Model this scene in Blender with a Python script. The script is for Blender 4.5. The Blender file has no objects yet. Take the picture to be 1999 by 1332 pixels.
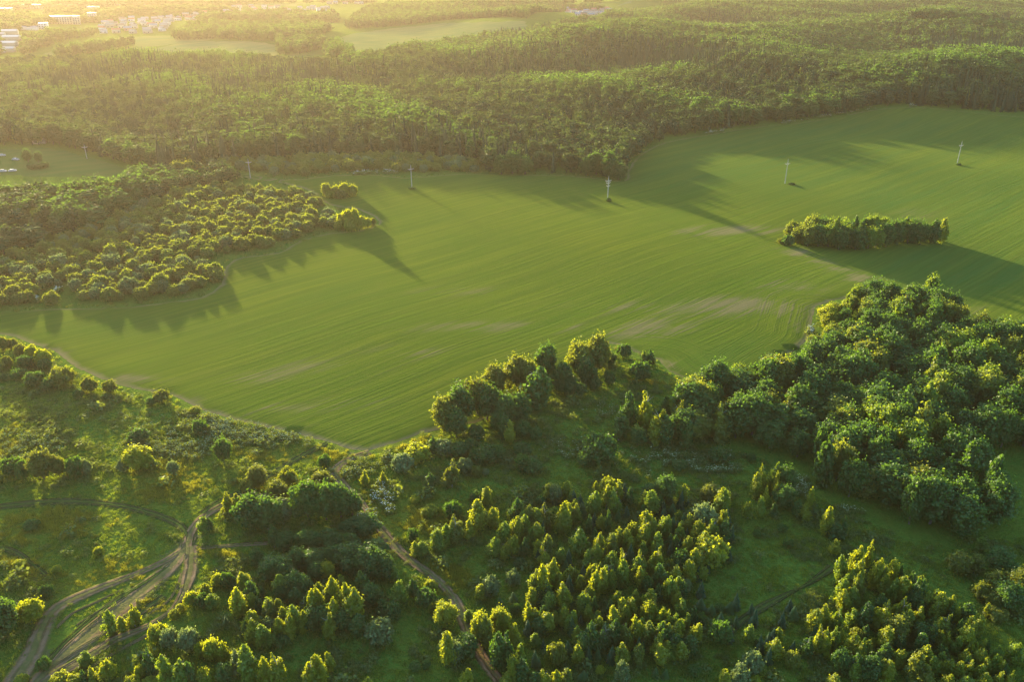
import bpy, math, random
import numpy as np
from mathutils import Vector, Matrix
from mathutils.geometry import delaunay_2d_cdt

scene = bpy.context.scene
# ---------------------------------------------------------------- camera
W, Hh, F = 1999.0, 1332.0, 1600.0
PITCH = math.radians(25.3)
CAM_H = 120.0
cam_data = bpy.data.cameras.new("camera")
cam = bpy.data.objects.new("camera", cam_data)
scene.collection.objects.link(cam)
cam.location = (0, 0, CAM_H)
cam.rotation_euler = (math.pi / 2 - PITCH, 0, 0)
cam_data.sensor_width = 36.0
cam_data.lens = 36.0 * F / W
cam_data.clip_start = 1.0
cam_data.clip_end = 60000.0
scene.camera = cam
# ---------------------------------------------------------------- light
SUN_EL, SUN_AZ = math.radians(7.2), math.radians(-28.5)     # azimuth from +Y, negative = left
SUN_DIR = Vector((math.sin(SUN_AZ) * math.cos(SUN_EL), math.cos(SUN_AZ) * math.cos(SUN_EL), math.sin(SUN_EL)))
world = bpy.data.worlds.new("World")
scene.world = world
world.use_nodes = True
wn = world.node_tree
bg = wn.nodes["Background"]
sky = wn.nodes.new("ShaderNodeTexSky")
sky.sky_type = 'NISHITA'
sky.sun_disc = False
sky.sun_elevation = SUN_EL
sky.sun_rotation = SUN_AZ % (2 * math.pi)
sky.air_density = 1.0
sky.dust_density = 1.2
sky.ozone_density = 2.5
wn.links.new(sky.outputs[0], bg.inputs[0])
bg.inputs[1].default_value = 0.15
sun_data = bpy.data.lights.new("sun", 'SUN')
sun_data.energy = 4.2
sun_data.color = (1.0, 0.83, 0.50)
sun_data.angle = math.radians(2.0)
sun = bpy.data.objects.new("sun", sun_data)
scene.collection.objects.link(sun)
sun.rotation_euler = (-SUN_DIR).to_track_quat('-Z', 'Y').to_euler()
sun.location = (-200, 400, 300)
scene.view_settings.view_transform = 'Standard'
scene.view_settings.look = 'None'
scene.view_settings.gamma = 1.0
scene.view_settings.exposure = 2.52
scene.view_settings.use_curve_mapping = False
scene.cycles.use_denoising = True
scene.cycles.denoising_prefilter = 'NONE'
scene.cycles.max_bounces = 6
scene.cycles.volume_bounces = 0
scene.cycles.transmission_bounces = 3
scene.cycles.diffuse_bounces = 2
scene.cycles.use_adaptive_sampling = False

HAZE_DENSITY = 0.000108
HAZE_COLOR = (0.37, 0.30, 0.215, 1)
HAZE_ANISO = 0.50
# ---------------------------------------------------------------- terrain height and pixel <-> ground
def sstep(a, b, v):
    t = np.clip((v - a) / (b - a), 0, 1)
    return t * t * (3 - 2 * t)

def hgt(x, y):
    x = np.asarray(x, float); y = np.asarray(y, float)
    z = 0.7 * np.sin(x * 0.021 + 0.7) * np.cos(y * 0.017) + 0.5 * np.sin((x + y) * 0.034)
    far = sstep(520, 900, y)
    right = sstep(-250, 350, x + 0.12 * y)
    z = z + far * right * (7 + 6 * np.sin(x * 0.0105 + y * 0.004 + 1.0) + 6 * np.sin(y * 0.0125 - x * 0.006)
                           + 3 * np.sin(x * 0.024 - y * 0.011))
    z = z + far * (1 - right) * (2.5 * np.sin(x * 0.013 + y * 0.009) + 2.0 * np.sin(y * 0.02))
    z = z * (1 - sstep(3500, 8000, np.hypot(x, y)))
    return z

cP, sP = math.cos(PITCH), math.sin(PITCH)
def project(x, y, z):
    x = np.asarray(x, float); y = np.asarray(y, float); z = np.asarray(z, float) - CAM_H
    d = y * cP - z * sP
    up = y * sP + z * cP
    d = np.maximum(d, 1e-3)
    return W / 2 + F * x / d, Hh / 2 - F * up / d, d

def ground(px, py):
    """world x, y, z of the ground seen at a photo pixel (arrays ok)"""
    px = np.atleast_1d(np.asarray(px, float)); py = np.atleast_1d(np.asarray(py, float))
    dx = (px - W / 2) / F; uy = (Hh / 2 - py) / F
    dy = cP + uy * sP; dz = -sP + uy * cP
    dz = np.minimum(dz, -0.012)
    t = CAM_H / -dz
    for _ in range(12):
        z = hgt(dx * t, dy * t)
        t = 0.5 * t + 0.5 * (CAM_H - z) / -dz
    return dx * t, dy * t, hgt(dx * t, dy * t)

def g1(px, py):
    a, b, c = ground(px, py)
    return float(a[0]), float(b[0]), float(c[0])

def in_poly(px, py, poly):
    px = np.asarray(px); py = np.asarray(py)
    inside = np.zeros(px.shape, bool)
    n = len(poly)
    j = n - 1
    for i in range(n):
        xi, yi = poly[i]; xj, yj = poly[j]
        c = ((yi > py) != (yj > py)) & (px < (xj - xi) * (py - yi) / ((yj - yi) or 1e-9) + xi)
        inside ^= c
        j = i
    return inside

# ---------------------------------------------------------------- helpers
MAIN = scene.collection
def new_mesh(name, verts, faces, mats=(), mat_idx=None, smooth=False):
    me = bpy.data.meshes.new(name)
    verts = np.asarray(verts, np.float32)
    groups = faces if isinstance(faces, list) and len(faces) and isinstance(faces[0], np.ndarray) else None
    if groups is None:
        me.from_pydata([tuple(v) for v in verts.tolist()], [], [tuple(f) for f in faces])
    else:
        groups = [g for g in groups if len(g)]
        loops = np.concatenate([g.ravel() for g in groups]).astype(np.int32)
        tot = np.concatenate([np.full(len(g), g.shape[1], np.int32) for g in groups])
        start = np.concatenate([[0], np.cumsum(tot)[:-1]]).astype(np.int32)
        me.vertices.add(len(verts)); me.vertices.foreach_set("co", verts.ravel())
        me.loops.add(len(loops)); me.loops.foreach_set("vertex_index", loops)
        me.polygons.add(len(tot)); me.polygons.foreach_set("loop_start", start)
        me.polygons.foreach_set("loop_total", tot)
    for m in mats: me.materials.append(m)
    if mat_idx is not None: me.polygons.foreach_set("material_index", np.asarray(mat_idx, np.int32))
    me.update(calc_edges=True)
    if smooth: me.polygons.foreach_set("use_smooth", np.ones(len(me.polygons), bool))
    me.validate()
    return me

def add_obj(name, me, parent=None, coll=None):
    o = bpy.data.objects.new(name, me)
    (coll or MAIN).objects.link(o)
    if parent is not None: o.parent = parent
    return o

def tag(o, label=None, cat=None, group=None, kind=None):
    if label: o["label"] = label
    if cat: o["category"] = cat
    if group: o["group"] = group
    if kind: o["kind"] = kind
    return o

class NT:
    def __init__(s, name):
        s.m = bpy.data.materials.new(name); s.m.use_nodes = True
        s.t = s.m.node_tree; s.t.nodes.clear()
        s.out = s.n("ShaderNodeOutputMaterial")
    def n(s, typ, **kw):
        nd = s.t.nodes.new(typ)
        for k, v in kw.items():
            if k.startswith("i_"):
                key = k[2:]
                key = int(key) if key.isdigit() else key.replace("_", " ")
                nd.inputs[key].default_value = v
            else: setattr(nd, k, v)
        return nd
    def l(s, a, b): s.t.links.new(a, b)
    def math(s, op, a, b=None, c=None, clamp=False):
        nd = s.n("ShaderNodeMath", operation=op); nd.use_clamp = clamp
        for i, v in enumerate((a, b, c)):
            if v is None: continue
            if isinstance(v, (int, float)): nd.inputs[i].default_value = v
            else: s.l(v, nd.inputs[i])
        return nd.outputs[0]
    def mix(s, fac, a, b, blend='MIX'):
        nd = s.n("ShaderNodeMix", data_type='RGBA', blend_type=blend)
        for i, v in ((0, fac), (6, a), (7, b)):
            if isinstance(v, (int, float)): nd.inputs[i].default_value = v
            elif isinstance(v, tuple): nd.inputs[i].default_value = v if len(v) == 4 else v + (1,)
            else: s.l(v, nd.inputs[i])
        return nd.outputs[2]
    def noise(s, vec, scale, detail=3, rough=0.55):
        nd = s.n("ShaderNodeTexNoise"); nd.inputs["Scale"].default_value = scale
        nd.inputs["Detail"].default_value = detail; nd.inputs["Roughness"].default_value = rough
        if vec is not None: s.l(vec, nd.inputs["Vector"])
        return nd.outputs[0]
    def ramp(s, fac, lo, hi, a=0.0, b=1.0):
        nd = s.n("ShaderNodeMapRange"); nd.inputs[1].default_value = lo; nd.inputs[2].default_value = hi
        nd.inputs[3].default_value = a; nd.inputs[4].default_value = b
        s.l(fac, nd.inputs[0]); return nd.outputs[0]
    def pos(s): return s.n("ShaderNodeNewGeometry").outputs["Position"]
    def mapv(s, vec, scale, rotz=0.0):
        # rotate first, then stretch
        a = s.n("ShaderNodeMapping"); a.inputs["Rotation"].default_value = (0, 0, rotz); s.l(vec, a.inputs[0])
        b = s.n("ShaderNodeMapping"); b.inputs["Scale"].default_value = scale; s.l(a.outputs[0], b.inputs[0])
        return b.outputs[0]
    def diffuse(s, col, rough=0.9, bump=None, bump_str=0.5, bump_dist=0.3, sheen=0.0):
        p = s.n("ShaderNodeBsdfPrincipled"); p.inputs["Roughness"].default_value = rough
        p.inputs["Specular IOR Level"].default_value = 0.0 if rough > 0.85 else 0.2
        if sheen:
            p.inputs["Sheen Weight"].default_value = sheen; p.inputs["Sheen Roughness"].default_value = 0.45
            p.inputs["Sheen Tint"].default_value = (0.62, 0.72, 0.10, 1)
        if isinstance(col, tuple): p.inputs["Base Color"].default_value = col if len(col) == 4 else col + (1,)
        else: s.l(col, p.inputs["Base Color"])
        if bump is not None:
            b = s.n("ShaderNodeBump"); b.inputs["Strength"].default_value = bump_str
            b.inputs["Distance"].default_value = bump_dist
            s.l(bump, b.inputs["Height"]); s.l(b.outputs[0], p.inputs["Normal"])
        s.l(p.outputs[0], s.out.inputs[0]); return p

def plain(name, col, rough=0.8, var=0.15, scale=2.0):
    t = NT(name); tc = t.n("ShaderNodeTexCoord")
    n = t.noise(tc.outputs["Object"], scale, 3)
    c = t.mix(n, tuple(v * (1 - var) for v in col), tuple(min(1, v * (1 + var)) for v in col))
    t.diffuse(c, rough); return t.m

def leaf_mat(name, dark, light, trans, tfac=0.4):
    """dark..light per tree and per leaf; trans = colour of the light coming through the leaf"""
    t = NT(name)
    oi = t.n("ShaderNodeObjectInfo"); geo = t.n("ShaderNodeNewGeometry")
    tc = t.n("ShaderNodeTexCoord")
    nz = t.noise(tc.outputs["Object"], 0.55, 2)
    f = t.math('ADD', t.math('MULTIPLY', oi.outputs["Random"], 0.5), t.math('MULTIPLY', geo.outputs["Random Per Island"], 0.22))
    f = t.math('ADD', f, t.math('MULTIPLY', t.math('SUBTRACT', nz, 0.5), 0.9), clamp=True)
    c = t.mix(f, dark, light)
    d = t.n("ShaderNodeBsdfDiffuse"); t.l(c, d.inputs[0])
    tr = t.n("ShaderNodeBsdfTranslucent")
    t.l(t.mix(f, tuple(v * 0.75 for v in trans), trans), tr.inputs[0])
    m = t.n("ShaderNodeMixShader"); m.inputs[0].default_value = tfac
    t.l(d.outputs[0], m.inputs[1]); t.l(tr.outputs[0], m.inputs[2])
    g = t.n("ShaderNodeBsdfGlossy"); g.inputs["Roughness"].default_value = 0.55
    g.inputs["Color"].default_value = (0.7, 0.72, 0.6, 1)
    m2 = t.n("ShaderNodeMixShader"); m2.inputs[0].default_value = 0.035
    t.l(m.outputs[0], m2.inputs[1]); t.l(g.outputs[0], m2.inputs[2])
    t.l(m2.outputs[0], t.out.inputs[0])
    return t.m

LEAF = {
    'y': leaf_mat("leaf_yellow_green", (0.085, 0.150, 0.012), (0.170, 0.215, 0.016), (0.56, 0.58, 0.012), 0.52),
    'l': leaf_mat("leaf_lime", (0.060, 0.135, 0.014), (0.120, 0.195, 0.022), (0.38, 0.48, 0.015), 0.48),
    'g': leaf_mat("leaf_deep_green", (0.026, 0.074, 0.014), (0.056, 0.125, 0.022), (0.17, 0.32, 0.015), 0.40),
    'o': leaf_mat("leaf_olive", (0.052, 0.092, 0.013), (0.118, 0.142, 0.020), (0.38, 0.41, 0.015), 0.45),
    'p': leaf_mat("leaf_pale_willow", (0.060, 0.110, 0.035), (0.150, 0.205, 0.075), (0.28, 0.36, 0.07), 0.38),
    's': leaf_mat("needle_green", (0.012, 0.048, 0.014), (0.028, 0.080, 0.018), (0.07, 0.16, 0.01), 0.20),
    'f': leaf_mat("leaf_forest", (0.015, 0.048, 0.011), (0.044, 0.088, 0.018), (0.15, 0.23, 0.02), 0.32),
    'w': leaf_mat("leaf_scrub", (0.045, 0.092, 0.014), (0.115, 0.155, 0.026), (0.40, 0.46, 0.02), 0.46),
    'c': leaf_mat("needle_forest", (0.010, 0.034, 0.011), (0.024, 0.060, 0.016), (0.05, 0.10, 0.01), 0.10),
}
BARK = plain("bark_grey_brown", (0.11, 0.09, 0.07))
BARK_D = plain("bark_dark", (0.045, 0.04, 0.03))
BARK_W = plain("bark_birch_white", (0.26, 0.25, 0.22), var=0.35, scale=6)

# ---------------------------------------------------------------- tree shapes
def ico(level=1):
    import bmesh
    bm = bmesh.new(); bmesh.ops.create_icosphere(bm, subdivisions=level, radius=1.0)
    v = np.array([p.co[:] for p in bm.verts]); f = np.array([[q.index for q in p.verts] for p in bm.faces])
    bm.free(); return v, f
ICO1, ICO2 = ico(1), ico(2)

def leaves_on(lobes, n, size, rng, up=0.15, keep_in=0.72, loose=.20):
    C = np.array([l[0] for l in lobes]); R = np.array([l[1] for l in lobes])       # R = (rx, ry, rz)
    w = R[:, 0] * R[:, 2]; w = w / w.sum()
    m = int(n * 1.7)
    k = rng.choice(len(lobes), m, p=w)
    d = rng.normal(size=(m, 3)); d[:, 2] += up; d /= np.linalg.norm(d, axis=1)[:, None]
    p = C[k] + d * R[k] * np.where(rng.uniform(size=(m, 1)) < loose, rng.uniform(1.2, 1.75, (m, 1)), rng.uniform(0.78, 1.2, (m, 1)))
    ok = p[:, 2] > 0.1
    for i in range(len(lobes)):
        q = (p - C[i]) / R[i]
        ok &= ~((np.einsum('ij,ij->i', q, q) < keep_in ** 2) & (k != i))
    p, d = p[ok][:n], d[ok][:n]
    m = len(p)
    nrm = d + rng.normal(size=(m, 3)) * 0.75; nrm /= np.linalg.norm(nrm, axis=1)[:, None]
    a = np.cross(nrm, rng.normal(size=(m, 3))); a /= np.linalg.norm(a, axis=1)[:, None]
    b = np.cross(nrm, a)
    s = (size * rng.uniform(0.55, 1.35, (m, 1)))
    asp = rng.uniform(0.55, 1.0, (m, 1))
    v = np.stack([p - a * s, p - b * s * asp, p + a * s, p + b * s * asp], 1).reshape(-1, 3)
    f = np.arange(m * 4).reshape(-1, 4)
    return v, f

def cores(lobes, rng, k=0.74, lev=ICO1):
    V, Fc = [], []; off = 0
    for c, r in lobes:
        v = lev[0] * (k * (1 + rng.uniform(-0.14, 0.14, (len(lev[0]), 1)))) * np.array(r) + np.array(c)
        v[:, 2] = np.maximum(v[:, 2], 0.02)
        V.append(v); Fc.append(lev[1] + off); off += len(v)
    return np.concatenate(V), np.concatenate(Fc)

def lobes_broad(H, R, n, rng):
    L = []
    ch, rz = H * 0.52, H * 0.45
    L.append((np.array([0, 0, ch]), (R * 0.62, R * 0.62, rz * 0.8)))
    for i in range(n):
        u = (i + 0.5) / n
        zz = 1 - 1.80 * u
        a = i * 2.39996 + rng.uniform(-.4, .4)
        rr = math.sqrt(max(0, 1 - zz * zz))
        k = rng.uniform(0.55, 0.92)
        c = np.array([math.cos(a) * rr * R * k, math.sin(a) * rr * R * k, ch + zz * rz * k * 1.05])
        q = 1 + 0.16 * math.sin(2 * a + R * 7) + 0.12 * math.sin(3 * a + H)
        c[:2] *= q; r = R * rng.uniform(0.12, 0.30)
        L.append((c, (r, r, r * rng.uniform(0.75, 1.15))))
    return L

def lobes_birch(H, R, n, rng):
    """one to three leaders of different height, loose side sprays"""
    L = []
    tops = int(rng.choice([1, 1, 2, 3]))
    for s in range(tops):
        hs = H * (1.0 if s == 0 else rng.uniform(0.62, 0.90)); off = 0 if s == 0 else R * rng.uniform(0.35, 0.6)
        a0 = rng.uniform(0, 6.28); cx, cy = math.cos(a0) * off, math.sin(a0) * off
        lx, ly = rng.uniform(-.06, .06, 2) * H
        rs = R * (1.0 if tops == 1 else rng.uniform(0.62, 0.78)); m = int(n / tops) + 4
        for i in range(m):
            t = (i + 0.5) / m
            env = rs * (min(1, 0.55 + t * 1.7) * (1 - t ** 1.8) ** 0.75 + 0.04) * rng.uniform(0.60, 1.30)
            a = i * 2.39996 + rng.uniform(-.7, .7); k = rng.uniform(0.25, 0.85) * (1 - 0.35 * t)
            r = env * rng.uniform(0.28, 0.50) + 0.08
            L.append((np.array([cx + lx * t + math.cos(a) * env * k, cy + ly * t + math.sin(a) * env * k, hs * (0.07 + 0.88 * t)]), (r, r, r * rng.uniform(1.0, 1.9))))
    return L

def lobes_bush(H, R, n, rng):
    L = [(np.array([0, 0, H * 0.42]), (R * 0.72, R * 0.72, H * 0.45))]
    for i in range(n):
        u = (i + 0.5) / n
        zz = 1 - 1.05 * u
        a = i * 2.39996 + rng.uniform(-.5, .5)
        rr = math.sqrt(max(0, 1 - zz * zz)); k = rng.uniform(0.62, 0.88)
        r = R * rng.uniform(0.13, 0.26)
        L.append((np.array([math.cos(a) * rr * R * k, math.sin(a) * rr * R * k, H * 0.36 + zz * H * 0.62 * k]), (r, r, r * 0.95)))
    return L

def spruce_geo(H, R, rng, tiers=12, nb=9, wid=0.34):
    V, Fc = [], []
    for t in range(tiers):
        u = t / (tiers - 1); z = H * (0.06 + 0.90 * u); r = R * (1 - u) ** 0.85 + 0.08
        for b in range(max(5, int(nb * (1 - 0.4 * u)))):
            a = rng.uniform(0, 6.283); rr = r * rng.uniform(0.75, 1.15); dz = -rr * rng.uniform(0.15, 0.4)
            ca, sa = math.cos(a), math.sin(a); w = rr * wid
            o = len(V)
            V += [(0, 0, z + 0.12 * H / tiers), (ca * rr * .55 - sa * w, sa * rr * .55 + ca * w, z + dz * .45),
                  (ca * rr, sa * rr, z + dz), (ca * rr * .55 + sa * w, sa * rr * .55 - ca * w, z + dz * .45)]
            Fc.append((o, o + 1, o + 2, o + 3))
    V += [(0, 0, H)]; tip = len(V) - 1
    base = len(V)
    for i in range(7):
        a = i * 6.283 / 7; V.append((math.cos(a) * R * .5, math.sin(a) * R * .5, H * .05))
    tri = [(tip, base + i, base + (i + 1) % 7) for i in range(7)]
    return np.array(V, float), np.array(Fc), np.array(tri)

def tube(p0, p1, r0, r1, n=6):
    p0, p1 = np.array(p0, float), np.array(p1, float)
    d = p1 - p0; d /= np.linalg.norm(d)
    a = np.cross(d, [0.3, 0.9, 0.1]); a /= np.linalg.norm(a); b = np.cross(d, a)
    ang = np.arange(n) * 2 * math.pi / n
    ring = np.cos(ang)[:, None] * a + np.sin(ang)[:, None] * b
    v = np.concatenate([p0 + ring * r0, p1 + ring * r1])
    f = np.array([(i, (i + 1) % n, n + (i + 1) % n, n + i) for i in range(n)])
    return v, f

def trunk_geo(H, r, rng, kind):
    V, Fc = [], []; off = 0
    top = {'B': 0.9, 'D': 0.62, 'R': 0.5, 'S': 0.95}[kind] * H
    segs = 4; p = np.array([0, 0, -0.4]); rad = r
    pts = [p]
    for i in range(segs):
        q = np.array([rng.uniform(-.03, .03) * H, rng.uniform(-.03, .03) * H, top * (i + 1) / segs])
        v, f = tube(p, q, rad, rad * 0.72); V.append(v); Fc.append(f + off); off += len(v)
        p = q; rad *= 0.72; pts.append(q)
    nl = {'B': 5, 'D': 8, 'R': 6, 'S': 0}[kind]
    for i in range(nl):
        k = rng.integers(1, segs); a = i * 2.4; L = H * rng.uniform(.18, .3) * (1.3 if kind != 'B' else 0.6)
        st = pts[k] * 1.0
        if kind == 'R': st = np.array([0, 0, 0.05 * H]); L *= 1.3
        e = st + np.array([math.cos(a) * L * .75, math.sin(a) * L * .75, L * .7])
        v, f = tube(st, e, r * .42, r * .12, 5); V.append(v); Fc.append(f + off); off += len(v)
    return np.concatenate(V), np.concatenate(Fc)

def build_crown(kind, H, R, seed, nl, nleaf, size, core=0.74):
    rng = np.random.default_rng(seed)
    if kind == 'S':
        v, q, t = spruce_geo(H, R, rng, tiers=nl, nb=nleaf)
        return v, [q, t]
    L = {'B': lobes_birch, 'D': lobes_broad, 'R': lobes_bush}[kind](H, R, nl, rng)
    v1, f1 = cores(L, rng, core)
    v2, f2 = leaves_on(L, nleaf, size, rng, loose=.07 if kind == 'R' else .2)
    return np.concatenate([v1, v2]), [f1, f2 + len(v1)]

# near prototypes: real size, later scaled to each tree
PROTO = {}
SPEC = {'B': (9.0, 2.1, 12, 34, 2100, 0.26), 'D': (14.0, 4.6, 8, 70, 5400, 0.34),
        'R': (4.5, 2.9, 6, 44, 2300, 0.23), 'S': (4.5, 1.3, 3, 14, 16, 0)}
for kd, (H0, R0, nv, nl, nlf, sz) in SPEC.items():
    PROTO[kd] = []
    for i in range(nv):
        rng = np.random.default_rng(100 + i * 7 + ord(kd))
        v, fs = build_crown(kd, H0, R0 * (0.9 + 0.2 * (i % 3) / 2), 31 * i + ord(kd), nl, nlf, sz)
        me = new_mesh("crown", v, fs, [LEAF['g']])
        tv, tf = trunk_geo(H0, {'B': .13, 'D': .34, 'R': .1, 'S': .08}[kd], rng, kd)
        tm = new_mesh("trunk", tv, [tf], [BARK_W if kd == 'B' else BARK])
        wpx = v[:, :2].max(0) - v[:, :2].min(0)
        PROTO[kd].append((me, tm, v[:, 2].max(), float(wpx.mean())))

def place_tree(kd, name, x, y, z, h, w, tone, rng, ents):
    me, tm, H0, W0 = PROTO[kd][rng.integers(len(PROTO[kd]))]
    e = bpy.data.objects.new(name, None); MAIN.objects.link(e)
    e.empty_display_size = 1
    e.location = (x, y, z - 0.05)
    e.rotation_euler = (rng.normal() * .035, rng.normal() * .035, rng.uniform(0, 6.283))
    e.scale = (w / W0, w / W0, h / H0)
    c = add_obj("crown", me, e); c.material_slots[0].link = 'OBJECT'; c.material_slots[0].material = LEAF[tone]
    add_obj("trunk", tm, e)
    return e
# ---------------------------------------------------------------- instanced stuff (woods, scrub, grass nobody could count)
def scatter(name, label, cat, pts, scl, rot, idx, protos):
    coll = bpy.data.collections.new(name + "_shapes")
    for i, me in enumerate(protos):
        o = bpy.data.objects.new("shape_%02d_%s" % (i, name), me); coll.objects.link(o)
    me = bpy.data.meshes.new(name); n = len(pts)
    me.vertices.add(n); me.vertices.foreach_set("co", np.asarray(pts, np.float32).ravel())
    for nm, typ, key, arr in (("rot", 'FLOAT', "value", rot), ("idx", 'INT', "value", idx), ("scl", 'FLOAT_VECTOR', "vector", scl)):
        a = me.attributes.new(nm, typ, 'POINT')
        a.data.foreach_set(key, np.asarray(arr, np.int32 if typ == 'INT' else np.float32).ravel())
    me.update()
    ng = bpy.data.node_groups.new(name + "_nodes", 'GeometryNodeTree')
    ng.interface.new_socket("Geometry", in_out='INPUT', socket_type='NodeSocketGeometry')
    ng.interface.new_socket("Geometry", in_out='OUTPUT', socket_type='NodeSocketGeometry')
    N = ng.nodes; Lk = ng.links.new
    gi, go = N.new("NodeGroupInput"), N.new("NodeGroupOutput")
    iop = N.new("GeometryNodeInstanceOnPoints"); ci = N.new("GeometryNodeCollectionInfo")
    ci.inputs[0].default_value = coll; ci.inputs["Separate Children"].default_value = True
    ci.inputs["Reset Children"].default_value = True
    def attr(nm, typ):
        a = N.new("GeometryNodeInputNamedAttribute"); a.data_type = typ; a.inputs[0].default_value = nm; return a.outputs[0]
    cx = N.new("ShaderNodeCombineXYZ"); Lk(attr("rot", 'FLOAT'), cx.inputs[2])
    Lk(gi.outputs[0], iop.inputs["Points"]); Lk(ci.outputs[0], iop.inputs["Instance"])
    iop.inputs["Pick Instance"].default_value = True
    Lk(attr("idx", 'INT'), iop.inputs["Instance Index"])
    Lk(cx.outputs[0], iop.inputs["Rotation"]); Lk(attr("scl", 'FLOAT_VECTOR'), iop.inputs["Scale"])
    Lk(iop.outputs[0], go.inputs[0])
    o = add_obj(name, me); md = o.modifiers.new("scatter", 'NODES'); md.node_group = ng
    tag(o, label, cat, kind="stuff")
    return o

def lod_tree(kind, H, R, seed, nl, nleaf, size, mat, bark, lev=0):
    rng = np.random.default_rng(seed)
    v, fs = build_crown(kind, H, R, seed, nl, nleaf, size, 0.92)
    tv, tf = tube((0, 0, -.3), (0, 0, H * .6), H * .018, H * .01, 5)
    groups = fs + [tf + len(v)]
    nf = sum(len(g) for g in fs)
    return new_mesh("tree_shape", np.concatenate([v, tv]), groups, [mat, bark], np.r_[np.zeros(nf), np.ones(len(tf))])

# ---------------------------------------------------------------- ground sheet
def sinh_axis(lo, hi, n, k, c=0.0):
    u = np.linspace(math.asinh((lo - c) / k), math.asinh((hi - c) / k), n)
    return c + k * np.sinh(u)

GX = sinh_axis(-22000, 22000, 560, 130.0, 0)
GY = sinh_axis(-6000, 30000, 600, 150.0, 190)
gx, gy = np.meshgrid(GX, GY)
gz = hgt(gx, gy)
V = np.stack([gx, gy, gz], -1).reshape(-1, 3)
nx_, ny_ = len(GX), len(GY)
ii = np.arange(nx_ * ny_).reshape(ny_, nx_)
Fq = np.stack([ii[:-1, :-1], ii[:-1, 1:], ii[1:, 1:], ii[1:, :-1]], -1).reshape(-1, 4)

def blob_mask(X, Y, blobs, rngseed=3):
    """blobs: (px, py, rx, ry in photo pixels, weight) measured on the ground; soft"""
    Z = hgt(X, Y)
    px, py, d = project(X, Y, Z)
    ok = (Y > 40)
    m = np.zeros(X.shape)
    for bx, by, rx, ry, w in blobs:
        q = ((px - bx) / rx) ** 2 + ((py - by) / ry) ** 2
        m += w * np.exp(-q) * ok
    return m

YELLOW = [(120, 1020, 180, 30, .7), (330, 940, 110, 45, 1.0), (60, 1040, 60, 40, .5), (250, 1110, 90, 30, .8), (60, 1110, 60, 30, .6),
          (170, 1140, 60, 20, .9), (520, 890, 100, 25, .7), (620, 885, 50, 14, 1.5), (790, 860, 70, 20, 1.3), (830, 1010, 90, 40, .9), (430, 1000, 40, 14, .9),
          (740, 1000, 30, 70, .8), (880, 1130, 50, 40, .8), (835, 835, 50, 14, 1.2), (430, 1080, 60, 14, .6), (330, 1190, 60, 16, 1.0),
          (10, 850, 50, 40, .7), (1430, 1150, 60, 60, .25), (560, 960, 50, 20, .8), (1310, 745, 120, 8, 1.0),(720,1180,40,60,.3)]
OLIVE = [(60, 800, 90, 50, .7), (60, 1160, 60, 60, .6)]
LUSH = [(250, 850, 180, 40, .8), (1100, 870, 250, 50, .6), (1350, 900, 200, 30, .8), (1500, 1120, 150, 60, .7), (640, 1290, 180, 60, .9),
        (1850, 1150, 120, 80, .8), (1240, 760, 90, 60, .6), (150, 1070, 120, 25, .6)]
SOIL = [(368, 1062, 16, 26, 1.2), (340, 1100, 30, 22, .8), (280, 1150, 40, 14, .55), (200, 1215, 50, 14, .5), (100, 1290, 50, 20, .6), (60, 1310, 30, 30, .6), (240, 1240, 40, 10, .5), (300, 1200, 30, 14, .4), (700, 890, 25, 7, .8), (1215, 772, 14, 5, 1.0), (1345, 756, 12, 5, .9), (160, 1165, 50, 10, .3), (655, 915, 25, 8, .5)]
me = new_mesh("ground", V, [Fq], smooth=True)
for nm, bl in (("yellow", YELLOW), ("olive", OLIVE), ("lush", LUSH), ("soil", SOIL)):
    a = me.attributes.new(nm, 'FLOAT', 'POINT')
    a.data.foreach_set("value", np.clip(blob_mask(gx, gy, bl), 0, 1.5).astype(np.float32).ravel())
t = NT("meadow_grass"); P = t.pos()
n1 = t.noise(P, 0.035, 4); n2 = t.noise(P, 0.28, 4, .6); n3 = t.noise(P, 1.6, 3, .65)
base = t.mix(t.ramp(n1, .35, .65), (0.070, 0.135, 0.018), (0.105, 0.160, 0.020))
base = t.mix(t.ramp(n2, .42, .68), base, (0.078, 0.120, 0.016))
base = t.mix(t.math('MULTIPLY', t.ramp(n3, .45, .75), 0.5), base, (0.040, 0.078, 0.014))
def attrf(t, nm, thr_noise, lo=.1, hi=.6):
    a = t.n("ShaderNodeAttribute", attribute_name=nm)
    v = t.math('ADD', a.outputs["Fac"], t.math('MULTIPLY', t.math('SUBTRACT', thr_noise, .5), 1.3))
    g = t.ramp(v, lo, hi); return t.math('MULTIPLY', g, t.ramp(a.outputs["Fac"], 0.02, .25))
base = t.mix(t.math('MULTIPLY', attrf(t, "yellow", n2), .8), base, (0.120, 0.145, 0.018))
base = t.mix(attrf(t, "soil", n3, .15, .8), base, (0.135, 0.105, 0.065))
base = t.mix(t.math('MULTIPLY', attrf(t, "olive", n2), .6), base, (0.090, 0.072, 0.022))
base = t.mix(t.math('MULTIPLY', attrf(t, "lush", n2), .5), base, (0.060, 0.140, 0.022))
t.diffuse(base, 1.0, bump=t.math('ADD', n3, n2), bump_str=.9, bump_dist=.9, sheen=.06)
me.materials.append(t.m)
g_o = add_obj("ground", me); tag(g_o, kind="structure")

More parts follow.
